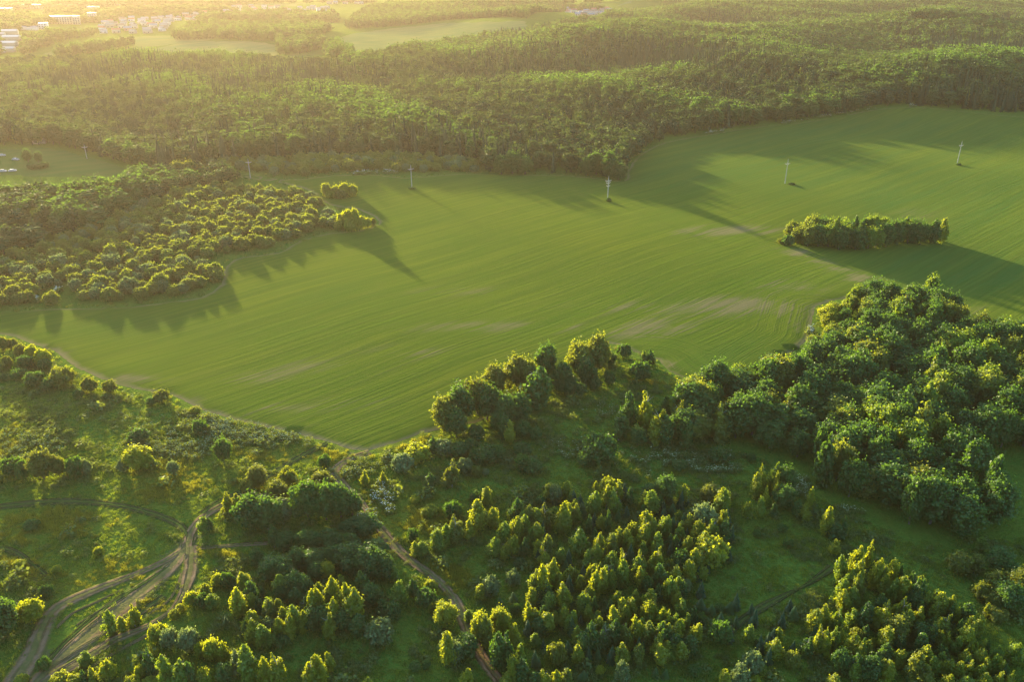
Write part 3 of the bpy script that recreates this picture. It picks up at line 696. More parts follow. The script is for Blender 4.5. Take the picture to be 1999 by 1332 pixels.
# ---------------------------------------------------------------- trees read off the photograph: kind, tone, then x top base width (photo px)
HAND = """
Ry 52 1168 1225 60;Dg 3 1160 1262 70;Ry 34 1095 1113 30;Rg 88 1140 1172 28;By 220 1181 1238 30;By 242 1195 1232 22;By 264 1170 1224 26
Rg 82 1284 1316 30;Ry 39 1318 1345 30;By 170 1267 1300 26;Ry 208 1287 1335 38;By 184 1290 1332 24;By 166 1300 1340 24;Ry 112 1317 1350 46;Ry 142 1320 1350 38
Ry 305 1217 1262 44;Rp 330 1222 1275 40;Rp 366 1221 1280 46;Bg 298 1255 1315 28;By 330 1263 1330 34;By 362 1272 1335 32;Bg 378 1280 1335 26;Ry 272 1297 1328 26;Ry 256 1320 1350 34;Ry 290 1322 1350 34
Ry 392 1250 1290 30;Ry 394 1300 1340 30;Ry 372 1152 1190 32;Rg 392 1158 1195 34;By 398 1135 1165 24;Ry 338 1192 1212 26;Ry 350 1180 1195 18
By 404 1131 1165 24;Ry 424 1117 1150 30;Rg 441 1116 1152 30;By 460 1118 1148 24;By 480 1107 1152 34;By 463 1137 1205 32;By 414 1152 1188 28;Sg 442 1197 1222 18;Bg 492 1150 1193 24;Bo 512 1138 1165 22;Bg 508 1155 1195 26
Dg 500 1070 1115 34;Dg 530 1082 1140 60;Dg 552 1085 1145 44;Dg 580 1066 1120 46;Dg 612 1068 1122 50;Dg 645 1060 1110 44;Dg 682 1060 1130 70;Dg 722 1058 1140 70;Dg 745 1085 1140 50
Dg 572 1110 1170 44;Dg 592 1118 1172 40;Dg 548 1137 1180 30;Bg 582 1140 1180 32;Dg 616 1094 1140 34;Dy 638 1092 1138 34;By 648 1117 1190 34;By 610 1139 1210 30;By 627 1137 1200 26;By 655 1161 1225 30;By 684 1125 1200 32;By 696 1140 1222 36;Bg 702 1193 1238 34
By 534 1161 1215 30;By 558 1173 1222 30;By 582 1167 1230 32;By 594 1181 1235 26;By 548 1196 1248 24;By 568 1193 1250 28;By 486 1203 1248 22;By 504 1199 1255 32;Rp 524 1201 1250 34;Rg 520 1240 1270 36;Rg 548 1240 1270 40
Dg 612 1180 1240 46;Dg 632 1180 1240 44;Dg 672 1185 1240 44;Bg 710 1107 1160 26;Dg 722 1135 1190 44;Bg 744 1161 1200 28;Rg 760 1175 1216 46;Rp 738 1205 1268 62;By 768 1101 1135 24;By 776 1127 1180 34
Ry 412 1241 1300 40;Ry 432 1249 1300 34;Ry 406 1302 1345 36;Bp 470 1257 1315 26;By 490 1249 1330 38;By 520 1269 1335 28;By 548 1267 1335 32;Ry 456 1268 1300 24;Dg 436 1292 1340 40;By 611 1268 1340 32;By 627 1261 1332 30;Bg 645 1263 1312 22;By 719 1313 1350 24
By 806 1120 1160 28;Rg 828 1148 1190 44;Ry 840 1130 1160 30;Dy 870 1173 1232 52;By 874 1221 1300 36;Rp 886 1245 1305 50;Dg 912 1237 1290 50;By 912 1296 1345 28;Rg 810 1291 1315 26;Rg 832 1289 1310 20;Ro 844 1170 1205 20
Rp 957 1123 1172 44;By 938 1132 1170 26;Rp 1002 1110 1150 34;Rg 1016 1092 1112 30;Sg 1002 1148 1175 20;Rg 1006 1177 1205 26;Sg 976 1160 1185 20;By 914 1183 1215 20
Dy 936 1185 1262 38;By 952 1188 1262 34;Dy 976 1175 1245 40;Bg 972 1213 1305 34;Bg 988 1222 1300 34;By 1004 1202 1260 24;By 1010 1225 1270 24;By 1012 1244 1300 26;By 1004 1267 1335 28;By 988 1308 1345 26;Bg 1022 1265 1330 34
By 1055 1083 1168 34;By 1043 1105 1172 28;By 1074 1080 1150 24;Bg 1066 1130 1180 42;By 1098 1129 1192 32;By 1090 1112 1150 24;By 1032 1161 1218 24;By 1044 1178 1225 24;By 1062 1161 1200 24;By 1066 1185 1232 34;Bg 1054 1195 1235 36
Sg 1104 1085 1115 20;Bg 1112 1095 1135 28;By 1150 1091 1140 18;By 1157 1101 1165 26;By 1175 1101 1160 22;By 1157 1153 1200 20;Rp 1138 1161 1200 28;By 1148 1175 1215 24;By 1165 1187 1225 22;Bg 1150 1200 1260 40;Bp 1180 1210 1260 26;By 1195 1173 1235 24
Sg 1116 1190 1240 24;By 1130 1243 1280 18;Sg 1110 1240 1278 22;So 1150 1253 1285 18;Sg 1167 1258 1288 18;Ro 1086 1252 1306 44;By 1062 1292 1345 32;Bg 1046 1305 1348 30;By 1088 1296 1345 22;By 1104 1298 1345 26;Sg 1046 1258 1300 22;Sg 1138 1298 1330 26;Ry 1172 1298 1322 20
By 1212 1062 1135 22;By 1214 1085 1150 26;By 1250 1099 1150 26;Rg 1266 1120 1162 34;By 1282 1062 1115 26;By 1270 1080 1120 22;By 1288 1107 1140 22;By 1308 1084 1120 20;Rg 1330 1068 1122 46;By 1308 1117 1175 26;By 1294 1125 1172 20;By 1320 1128 1180 24;By 1319 1147 1190 18;Rp 1338 1128 1162 26
Ry 1390 1048 1118 78;By 1228 1157 1210 34;By 1215 1160 1212 24;By 1238 1190 1255 26;By 1221 1208 1262 24;Dy 1268 1165 1225 34;By 1288 1175 1235 26;By 1314 1183 1245 28;By 1302 1180 1240 24;By 1264 1200 1262 28;By 1298 1205 1265 28;By 1320 1207 1262 24;By 1280 1227 1285 28;Dg 1312 1230 1285 44;Bg 1345 1225 1275 34
By 1350 1173 1220 22;By 1338 1190 1230 18;By 1356 1205 1255 28;Rg 1370 1197 1225 28;Sg 1366 1157 1193 28;Sg 1388 1172 1200 22;Sg 1424 1167 1195 24;Rg 1406 1180 1200 26;Rg 1408 1205 1268 46;Sg 1437 1193 1225 16;By 1458 1210 1252 24;By 1504 1195 1225 18;By 1518 1216 1258 22;By 1507 1231 1282 34
Sg 1548 1172 1210 24;By 1588 1177 1235 34;By 1597 1215 1275 26;Bg 1572 1235 1280 28;Ro 1548 1267 1312 36;By 1244 1249 1300 22;Bp 1214 1277 1335 32;Sg 1280 1293 1322 16;Sg 1298 1298 1325 18;Rg 1356 1299 1326 32;Rp 1472 1267 1325 48;Rp 1446 1294 1350 50;By 1412 1295 1345 26;Ry 1476 1321 1350 30;Rg 1480 1248 1265 16
By 1685 1044 1110 20;By 1663 1055 1125 28;By 1637 1073 1140 26;By 1668 1078 1150 30;By 1707 1080 1150 28;By 1737 1082 1140 22;By 1751 1090 1140 14;By 1637 1122 1180 28;By 1671 1107 1172 28;By 1607 1172 1232 24;By 1629 1177 1235 20;By 1619 1210 1275 28;By 1603 1215 1278 22;By 1637 1220 1262 14
By 1737 1119 1175 24;By 1761 1113 1175 30;Bg 1775 1117 1180 28;Bg 1787 1118 1185 30;Dg 1792 1150 1200 40;By 1727 1165 1220 24;By 1755 1158 1215 28;By 1767 1170 1220 20;Bg 1713 1150 1198 24;Do 1751 1193 1262 50;By 1833 1159 1205 28;By 1851 1167 1215 22;By 1864 1175 1220 16;By 1837 1190 1248 24;By 1819 1193 1238 18;By 1831 1220 1265 20;By 1845 1223 1265 18;By 1864 1195 1250 18;Dg 1803 1215 1262 40
By 1863 1235 1278 20;Rg 1888 1200 1235 24;By 1893 1225 1262 18;By 1889 1243 1280 16;By 1900 1247 1283 14;By 1913 1240 1280 16;By 1924 1240 1282 14;By 1940 1250 1292 20;By 1879 1257 1298 22;Rg 1839 1257 1295 26;Bo 1777 1249 1330 36;By 1803 1250 1305 30;Bo 1793 1283 1345 44;By 1815 1272 1320 26
By 1836 1280 1322 18;By 1851 1278 1325 20;By 1866 1280 1328 20;By 1884 1278 1328 24;By 1908 1285 1330 24;By 1921 1275 1320 20;By 1937 1270 1318 20;By 1950 1278 1325 20;By 1846 1305 1350 26;By 1880 1311 1355 34;By 1920 1306 1350 26;By 1944 1302 1345 20;By 1968 1297 1345 22;By 1992 1303 1350 26
By 1727 1280 1330 34;Bg 1723 1262 1305 30;Dg 1700 1272 1340 44;Dg 1647 1262 1325 40;Bg 1665 1265 1320 30;By 1625 1310 1350 26;Ro 1675 1225 1258 34;Ry 1703 1243 1268 20
Ro 1877 1076 1130 56;Do 1906 1078 1128 36;Ro 1918 1131 1180 36;Do 1948 1105 1165 40;Dg 1960 1070 1125 60;Do 1985 1100 1185 50;Dg 1970 1130 1205 60;By 1923 1172 1205 14;Ro 1952 1190 1220 50;Do 1940 1150 1195 34;Bo 1911 1041 1078 24
Do 500 905 955 44;Ro 484 935 965 40;Ro 560 912 958 44;By 448 953 1008 22;Bo 466 960 1010 24;Dg 488 952 1045 64;Dg 520 958 1045 60;Rp 546 965 1028 56;Dg 598 922 1028 66;Do 628 916 965 44;Dg 634 930 1026 54;Dg 662 938 1022 56;Dg 685 950 1015 44;Do 542 935 985 44;Bg 712 915 950 18;Bg 749 914 945 14;Rp 785 882 930 50;Bg 408 1005 1038 22
Bg 536 1022 1070 28;Dg 556 1032 1080 40;Dg 594 1032 1080 44;Dg 616 1034 1085 36;Dg 646 1034 1085 50;Dg 680 1035 1090 44;Dg 712 1005 1055 60;Dg 680 1015 1055 40;Dg 730 1052 1095 50;Rg 632 888 915 30
By 844 846 885 26;Ry 812 868 910 66;Rp 866 858 895 44;Rg 896 860 898 44;Bg 995 818 868 22;Bg 985 800 852 26;Rg 948 868 912 50;Rg 970 866 905 44;Rg 920 855 888 36;Rg 930 874 905 34;Bo 882 892 952 34;Bo 838 918 952 28;Rp 908 893 928 34;Ro 930 908 935 24;Rp 948 914 930 16;Rg 1018 885 928 34;Rg 1040 893 930 40;Rg 1046 832 862 30;Rg 1020 865 895 40;Rg 1172 846 915 76;Rg 1146 880 916 44
Bo 948 946 985 24;Rg 928 958 985 30;By 930 968 1030 42;By 962 984 1030 32;Rg 884 974 1020 44;By 918 1008 1052 22;By 888 1002 1058 34;By 870 1015 1065 30;By 854 1024 1072 32;By 824 1050 1085 26;By 812 1052 1085 20;Rg 806 1030 1062 26;Ry 838 990 1012 40;Ry 812 968 985 30;Ry 1006 992 1022 44;By 1034 980 1032 30;Bo 1064 980 1035 28;By 1099 970 1042 26;Rp 1084 940 988 36;Rg 1056 970 990 28
By 1010 1010 1062 28;Bo 1036 1027 1068 22;By 964 1040 1085 28;By 1052 1046 1090 22;By 1066 1038 1095 26;By 1128 1018 1080 38;By 1150 996 1045 16;By 1187 984 1040 18;Ry 1187 928 975 40;By 1162 933 975 16;Bg 1104 934 975 24;Bg 1116 952 985 24;Sg 1136 972 1008 24;By 1160 1023 1060 16;By 1171 1035 1090 24;By 1192 1033 1085 28
By 1229 942 985 24;By 1204 934 980 24;Dg 1272 940 985 40;Dg 1300 920 985 46;Bg 1330 940 985 24;Sg 1308 948 985 18;Do 1390 945 990 44;Ro 1416 950 990 36;Rp 1376 978 1046 54;Rp 1352 982 1030 26;Rg 1264 980 1010 30;Sg 1310 1001 1042 26;Bg 1290 1003 1040 14;Sg 1332 992 1035 24;Sg 1312 975 1008 22;Sg 1294 985 1012 20
By 1275 1006 1055 18;By 1262 1014 1060 20;By 1230 1008 1055 22;Sg 1206 990 1015 18;By 1204 1024 1072 22;By 1228 1047 1085 16;Bo 1256 1050 1090 20;By 1316 1034 1080 22;By 1356 1042 1085 20
By 1481 900 960 22;By 1507 898 960 22;By 1474 920 975 22;By 1512 915 970 16;By 1512 935 985 16;Dg 1539 902 975 40;By 1492 940 990 16;By 1484 964 1010 22;By 1460 972 1012 20;By 1507 974 1010 20;Dg 1530 940 1000 46;By 1578 942 1000 18;Bg 1556 970 1010 28;Bg 1570 975 1015 28;By 1610 983 1045 26;By 1644 998 1050 16;Bg 1628 1050 1085 20;Bg 1632 1015 1050 44;Rg 1478 1034 1052 18;Rg 1540 1048 1075 26;Rg 1528 1022 1042 22
Rg 1404 872 908 44;Rg 1328 900 922 34;Rg 1468 882 905 22;Bg 1228 760 838 32;By 1256 758 840 34;Bg 1207 798 860 36;By 1284 793 868 42;Bg 1302 800 868 34;By 1322 780 850 26;Bg 1338 815 875 28;Dg 1246 830 875 36;Bg 1295 770 820 28;By 1388 742 790 24
Do 1165 638 740 50;Do 1128 655 745 60;Dg 1065 660 752 50;Do 1010 683 770 60;Do 968 705 780 50;Bg 1050 712 798 58;Do 932 725 820 60;Dg 900 735 835 60;Do 870 762 850 56;Dg 950 745 830 60;Dg 985 760 840 50;Dg 1100 700 770 44;Dg 1080 725 768 32;Dg 1145 690 760 50;Dg 1185 680 722 36;Rg 1218 670 702 32;Rg 1190 723 757 30;Rg 1252 702 748 50;By 1270 678 715 28;By 1257 682 712 16;Dg 1110 730 775 44;Dg 1015 760 835 48;Dg 890 790 862 46;Dg 975 795 850 40;Do 1035 690 775 44
Rg 1132 745 775 34;Rg 1162 735 765 28;Rg 930 830 865 40;Rg 1020 820 858 40
Ro 313 757 790 36;Rg 292 775 794 26;Ro 211 741 773 32;Ro 172 731 771 34;Ro 116 715 762 56;Rg 64 725 760 44;Rg 32 718 745 40;Rg 5 728 745 24;Ry 80 680 718 36;Ry 60 672 705 30;Ro 38 670 700 30;Ro 22 657 685 26;Ro 2 652 690 30;Ro 12 690 722 24;Rg 84 697 724 28;Rg 45 692 724 34;Rg 150 760 780 26;Rg 205 768 784 26;Rg 94 735 765 36
Ry 378 795 810 26;Rg 388 818 852 32;Rg 266 836 870 48;Dy 262 866 925 54;Rp 238 895 925 26;Ry 285 885 920 34;Rp 336 896 932 26;Dg 435 846 912 34;Do 78 870 945 50;Rg 20 892 940 50;Rg 45 890 942 36;Rg 142 890 938 40;Rp 165 893 930 28;Do 112 885 937 32;Rg 57 1016 1040 34;Bg 400 1005 1040 24;Ry 108 1105 1122 22;Ry 190 1068 1086 20
Ry 636 355 386 22;Ry 655 358 386 24;Ry 672 354 387 26;Ry 688 358 386 20;Ry 645 372 389 22;Ro 665 368 390 26;Ry 678 405 450 24;Ry 694 402 452 20;Ry 662 425 452 22;Ry 682 425 455 26;Ry 704 420 450 26;Ry 716 424 447 22;Ro 728 424 443 14;Ry 668 412 446 24
Dg 1190 290 352 34;Dg 1208 314 354 36;Dg 1165 292 344 40;Dg 1145 305 345 30;Dg 1000 292 342 40;Dg 978 300 342 34;Dg 1025 302 342 34;Dg 130 402 455 40;Dg 155 398 452 32;Dg 103 418 452 24;Do 345 312 350 36;Do 368 308 348 34;Dg 52 288 318 20;Dg 74 294 320 18;Dg 60 318 332 26;Dg 82 314 330 24
Ro 1527 464 478 20;Rg 1540 455 482 26
"""
HAND_TONES = np.random.default_rng(8)
KINDNAME = {'B': 'birch_tree', 'D': 'broadleaf_tree', 'R': 'round_bush', 'S': 'young_spruce'}
CAT = {'B': 'tree', 'D': 'tree', 'R': 'bush', 'S': 'tree'}
trees = []       # kind, tone, px, base_py, top_py, width px
for ln in HAND.strip().split("\n"):
    for e in ln.split(";"):
        k, x, tp, b, w = e.split()
        tn = k[1]
        if k[0] == 'B' and tn == 'y': tn = str(HAND_TONES.choice(['y', 'y', 'y', 'y', 'y', 'l', 'l', 'w']))
        trees.append([k[0], tn, float(x), float(b), float(tp), float(w)])
rng = np.random.default_rng(11)

def jitter_grid(poly_px, spacing, holes=(), seed=0, jit=.42):
    B = px_to_world(poly_px); lo, hi = B.min(0), B.max(0)
    r = np.random.default_rng(seed)
    X, Y = np.meshgrid(np.arange(lo[0], hi[0], spacing), np.arange(lo[1], hi[1], spacing))
    X = X + (np.arange(X.shape[0]) % 2)[:, None] * spacing * .5
    X = X.ravel(); Y = Y.ravel()
    X = X + r.uniform(-jit, jit, X.shape) * spacing; Y = Y + r.uniform(-jit, jit, Y.shape) * spacing
    Z = hgt(X, Y); px, py, d = project(X, Y, Z)
    m = in_poly(X, Y, B.tolist())
    for h in holes: m &= ~in_poly(px, py, h)
    return X[m], Y[m], Z[m], px[m], py[m], d[m]

# the wood on the right
WOOD = [(1375, 772), (1420, 764), (1470, 756), (1510, 738), (1560, 712), (1600, 690), (1606, 650), (1612, 612), (1650, 600), (1700, 592), (1760, 598), (1830, 606), (1862, 640), (1900, 668),
        (1960, 672), (1999, 680), (2120, 700), (2120, 1040), (1999, 1050), (1930, 1058), (1880, 1062), (1800, 1052), (1740, 1030), (1690, 1000), (1640, 975), (1600, 968), (1560, 930), (1520, 905), (1470, 876), (1400, 880),
        (1340, 880), (1300, 872), (1330, 830), (1350, 800)]
WOOD_HOLE = [[(1880, 886), (1940, 888), (2120, 930), (2120, 1060), (2010, 1050), (1950, 1030), (1935, 960)]]
X, Y, Z, PX, PY, D_ = jitter_grid(WOOD, 6.0, WOOD_HOLE, seed=5)
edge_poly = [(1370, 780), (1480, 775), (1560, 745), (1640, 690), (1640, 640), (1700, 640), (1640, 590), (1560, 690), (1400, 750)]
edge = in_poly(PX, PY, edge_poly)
for i in range(len(X)):
    sc = F / D_[i] * .9
    r = rng.uniform()
    if edge[i] or (PX[i] < 1700 and PY[i] < 700):
        h, w, kd = rng.uniform(7, 10), rng.uniform(5, 7.5), 'D'
    else:
        h, w, kd = rng.uniform(10, 16.5), rng.uniform(6.0, 11.0), 'D'
    if r < .10: kd = 'B'; w *= .6; h *= 1.05
    tone = rng.choice(['g', 'g', 'g', 'l', 'g', 'g', 'w', 'g', 'o']) if not edge[i] else rng.choice(['l', 'w', 'w', 'y'])  # lighter leaf tones put the wood's sunlit tops and edge into colour
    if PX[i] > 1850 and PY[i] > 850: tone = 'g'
    trees.append([kd, tone, PX[i], PY[i], PY[i] - h * sc, w * F / D_[i]])
# the grove standing in the field
GROVE = [(1535, 470), (1560, 486), (1600, 492), (1660, 494), (1720, 488), (1790, 484), (1838, 480), (1842, 470), (1780, 468), (1700, 470), (1600, 468), (1560, 462)]
X, Y, Z, PX, PY, D_ = jitter_grid(GROVE, 4.6, seed=8, jit=.35)
for i in range(len(X)):
    h, w = rng.uniform(11.0, 14.5), rng.uniform(6, 8.5)
    if PX[i] < 1575: h *= .8
    kd = 'B' if rng.uniform() < .12 else 'D'
    if kd == 'B': w *= .8; h *= 1.0
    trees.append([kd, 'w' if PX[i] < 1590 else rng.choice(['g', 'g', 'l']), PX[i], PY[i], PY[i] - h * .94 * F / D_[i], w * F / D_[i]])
# small spruces and saplings filling the young wood bottom right
for poly, n, ks, sd in (([(1000, 960), (1200, 985), (1420, 1000), (1440, 1080), (1340, 1200), (1330, 1300), (1100, 1300), (1010, 1240), (1100, 1120), (960, 1100)], 48, 'S', 1),
                        ([(1000, 960), (1200, 985), (1420, 1000), (1420, 1080), (1340, 1200), (1330, 1300), (1080, 1300), (1010, 1240), (1080, 1120), (960, 1100)], 120, 'B', 9),
                        ([(1090, 965), (1430, 985), (1430, 1060), (1100, 1060)], 20, 'S', 3),
                        ([(1380, 1180), (1560, 1190), (1620, 1290), (1500, 1300), (1400, 1240)], 14, 'S', 4),
                        ([(1640, 1150), (1800, 1150), (1980, 1290), (1960, 1345), (1640, 1345)], 70, 'B', 5),
                        ([(480, 1170), (700, 1150), (720, 1240), (500, 1270)], 24, 'B', 6),
                        ([(1230, 1230), (1350, 1230), (1380, 1290), (1200, 1290)], 10, 'B', 7)):
    r = np.random.default_rng(sd); q = np.array(poly, float); c = 0
    while c < n:
        x, y = r.uniform(q[:, 0].min(), q[:, 0].max()), r.uniform(q[:, 1].min(), q[:, 1].max())
        if not in_poly(np.array([x]), np.array([y]), poly)[0]: continue
        if ks == 'S': h = r.uniform(26, 46); trees.append(['S', 's', x, y, y - h, h * r.uniform(.42, .58)])
        else: h = r.uniform(34, 58); trees.append(['B', r.choice(['l', 'y', 'y', 'g']), x, y, y - h, h * .55])
        c += 1
HAND_N = len(trees)

# willow scrub left of the field: the 300 nearest bushes are things, the rest one mass
SCRUB = [(-260, 640), (-140, 612), (0, 604), (100, 598), (230, 594), (320, 585), (385, 574), (425, 550), (430, 518), (400, 500), (480, 492), (540, 488), (575, 468), (630, 452), (700, 446), (655, 428), (630, 408), (595, 376), (545, 378),
         (480, 370), (400, 366), (345, 378), (300, 398), (200, 445), (100, 480), (0, 512), (-260, 560)]
SCRUB_HOLE = [[(395, 518), (420, 502), (520, 497), (500, 505), (440, 520), (432, 545)], [(60, 590), (110, 560), (150, 565), (140, 590)], [(508, 470), (530, 470), (530, 480), (508, 480)]]
X, Y, Z, PX, PY, D_ = jitter_grid(SCRUB, 5.1, SCRUB_HOLE, seed=21, jit=.5)
hh = np.clip(rng.normal(4.6, 1.1, len(X)), 2.4, 7.5); hh = hh * np.interp(PY, [350, 560], [1.0, 1.2]); ww = hh * rng.uniform(0.98, 1.25, len(X))
patch = np.sin(X * .05 + 1) * np.cos(Y * .04) + rng.normal(size=len(X)) * .5
keep = (rng.uniform(size=len(X)) < .90)
X, Y, Z, PX, PY, D_, hh, ww = [a[keep] for a in (X, Y, Z, PX, PY, D_, hh, ww)]
vis = (PX > -15) & (PX < 2010)
big = np.where(vis, ww / D_, 0)
order = np.argsort(-big)
n_bush = sum(1 for t_ in trees if t_[0] == 'R')
near = order[:max(0, 300 - n_bush)]
for i in near:
    trees.append(['R', rng.choice(['w', 'w', 'p', 'o']), PX[i], PY[i], PY[i] - hh[i] * .93 * F / D_[i], ww[i] * F / D_[i]])
rest = np.setdiff1d(np.arange(len(X)), near)
X2, Y2, Z2, PX2, PY2, D2 = jitter_grid([(400, 333), (470, 334), (540, 342), (600, 344), (640, 338), (720, 333), (800, 339), (860, 336), (935, 336), (940, 322), (860, 316), (760, 311), (640, 311), (560, 313), (470, 319), (400, 322)], 5.6, seed=46, jit=.5)
h2 = rng.uniform(3.6, 7.0, len(X2)); w2 = h2 * rng.uniform(1.0, 1.5, len(X2))
n0 = len(X); X, Y, Z = np.r_[X, X2], np.r_[Y, Y2], np.r_[Z, Z2]; hh, ww = np.r_[hh, h2], np.r_[ww, w2]
rest = np.r_[rest, np.arange(n0, len(X))]
PB = [lod_tree('R', 4.5, 2.8, 500 + i, 26, 1200, 0.28, LEAF[tn], BARK) for i, tn in enumerate(['w', 'w', 'o', 'p'])]
scatter("willow_scrub", "rounded willow bushes massed behind the nearer ones, between far field edge and woods", "scrub",
        np.c_[X[rest], Y[rest], Z[rest]], np.c_[ww[rest] / 5.6, ww[rest] / 5.6, hh[rest] / 4.6], rng.uniform(0, 6.28, len(rest)), rng.integers(0, 4, len(rest)), PB)
print("trees", {k: sum(1 for t_ in trees if t_[0] == k) for k in 'BDRS'}, "scrub rest", len(rest))

# the big woods beyond
FAR = [(-700, 150), (-700, 250), (-200, 280), (0, 284), (110, 284), (190, 300), (260, 325), (330, 342), (400, 331), (470, 333), (560, 345), (640, 338), (720, 334), (800, 339), (860, 333), (1000, 336), (1100, 338), (1170, 343), (1212, 346),
       (1222, 325), (1245, 295), (1300, 270), (1400, 254), (1500, 240), (1640, 221), (1700, 209), (1760, 204), (1900, 214), (2000, 223), (2300, 250), (2700, 200), (2700, 3), (1300, 2), (1290, 14), (1240, 28), (1170, 44), (1100, 50), (1040, 62), (960, 78),
       (850, 96), (760, 108), (700, 122), (640, 134), (560, 126), (400, 122), (200, 122), (60, 126), (0, 128), (-200, 130), (-700, 120)]
LEFTW = [(-500, 520), (-100, 520), (0, 505), (100, 474), (200, 438), (300, 392), (335, 375), (270, 378), (160, 388), (60, 392), (0, 392), (-100, 392), (-500, 405)]
CLEAR = [[(395, 322), (470, 318), (560, 312), (760, 310), (940, 322), (940, 350), (395, 350)], [(1770, 44), (2200, 44), (2200, 50), (1770, 50)], [(560, 108), (600, 92), (660, 92), (672, 112), (640, 126), (590, 124)]]
pts, scl, rot, idx = [], [], [], []
def spruce_zone(x, y, px, py):
    n = np.sin(x * .011 + y * .006) + np.cos(y * .013 - x * .004) + 0.6 * np.sin(x * .03 + 2)
    return n + .9 * np.exp(-(((px - 850) / 300) ** 2 + ((py - 190) / 45) ** 2)) * 2 + .8 * np.exp(-(((px - 1550) / 500) ** 2 + ((py - 150) / 40) ** 2))
def woods(poly, spacing, seed, hmul=1.0, holes=(), ymin=-1e9, ymax=1e9, far=False, spr=True, hz=(9, 17)):
    X, Y, Z, PX, PY, D_ = jitter_grid(poly, spacing, holes, seed)
    m = (Y >= ymin) & (Y < ymax) & (PX > -420) & (PX < 2150) & (D_ > 50)
    r = np.random.default_rng(seed + 77); m &= r.uniform(size=len(m)) < .80
    X, Y, Z, PX, PY, D_ = [a[m] for a in (X, Y, Z, PX, PY, D_)]
    n = len(X); age = np.sin(X * .017 + 1.3 * np.sin(Y * .011)) * np.cos(Y * .015 + .8 * np.sin(X * .009)) + .5 * np.sin(X * .05 + Y * .03)
    s = spruce_zone(X, Y, PX, PY) + r.normal(size=n) * .9
    sp = (s > 1.30) & spr
    bi = (~sp) & (r.uniform(size=n) < .07)
    h = r.uniform(hz[0], hz[1], n) * hmul * (1 + .12 * np.sin(X * .02) * np.cos(Y * .017)); h = np.where(sp, h * 1.12, h)
    h = h * (1 + .22 * age); w = spacing * r.uniform(1.0, 2.1, n) * (1 + .18 * age) * np.where(r.uniform(size=n) < .12, 1.35, 1); w = np.where(sp, w * .78, np.where(bi, w * .9, w))
    k = np.where(sp, 8 + r.integers(0, 3, n), np.where(bi, 6 + r.integers(0, 2, n), np.where(age + r.normal(size=n) * .35 > .55, 3, np.where(age + r.normal(size=n) * .35 < -.5, 2 + 3 * r.integers(0, 2, n), np.array([0, 1, 4])[r.integers(0, 3, n)]))))
    if far: k = np.where(sp, 14, np.where(bi, 13, 11 + r.integers(0, 2, n)))
    pts.append(np.c_[X, Y, Z]); scl.append(np.c_[w / 7.4, w / 7.4, h / 13.0]); rot.append(r.uniform(0, 6.28, n)); idx.append(k)
woods(FAR, 5.9, 31, holes=CLEAR, ymax=1050, hz=(11.0, 15.5))
woods(FAR, 7.6, 32, holes=CLEAR, ymin=1050, far=True, hz=(11, 15.5))
woods(LEFTW, 6.2, 33, spr=False, hz=(7, 10.5))
woods([(245, 354), (330, 346), (425, 343), (470, 350), (440, 364), (345, 377), (270, 378)], 5.2, 34, spr=False, hz=(5, 9))
FP = [lod_tree('D', 13, 3.7, 600 + i, 26, 900, 0.42, LEAF[tn], BARK_D) for i, tn in enumerate(['f', 'f', 'f', 'g', 'f', 'c'])] + \
     [lod_tree('B', 13, 2.6, 620 + i, 12, 700, 0.30, LEAF[tn], BARK_D) for i, tn in enumerate(['w', 'f'])] + \
     [lod_tree('S', 14, 3.6, 640 + i, 13, 9, 0, LEAF['c'], BARK_D) for i in range(3)] + \
     [lod_tree('D', 13, 3.7, 660 + i, 14, 260, 0.75, LEAF[tn], BARK_D) for i, tn in enumerate(['f', 'g'])] + \
     [lod_tree('B', 13, 2.8, 670, 7, 160, 0.55, LEAF['f'], BARK_D), lod_tree('S', 14, 3.6, 680, 8, 6, 0, LEAF['c'], BARK_D)]
woods_n = sum(len(p) for p in pts)
scatter("mixed_forest", "wide mixed forest of dark spruce and lighter broadleaf crowns behind the green field", "forest",
        np.concatenate(pts), np.concatenate(scl), np.concatenate(rot), np.concatenate(idx), FP)
print("woods", woods_n)
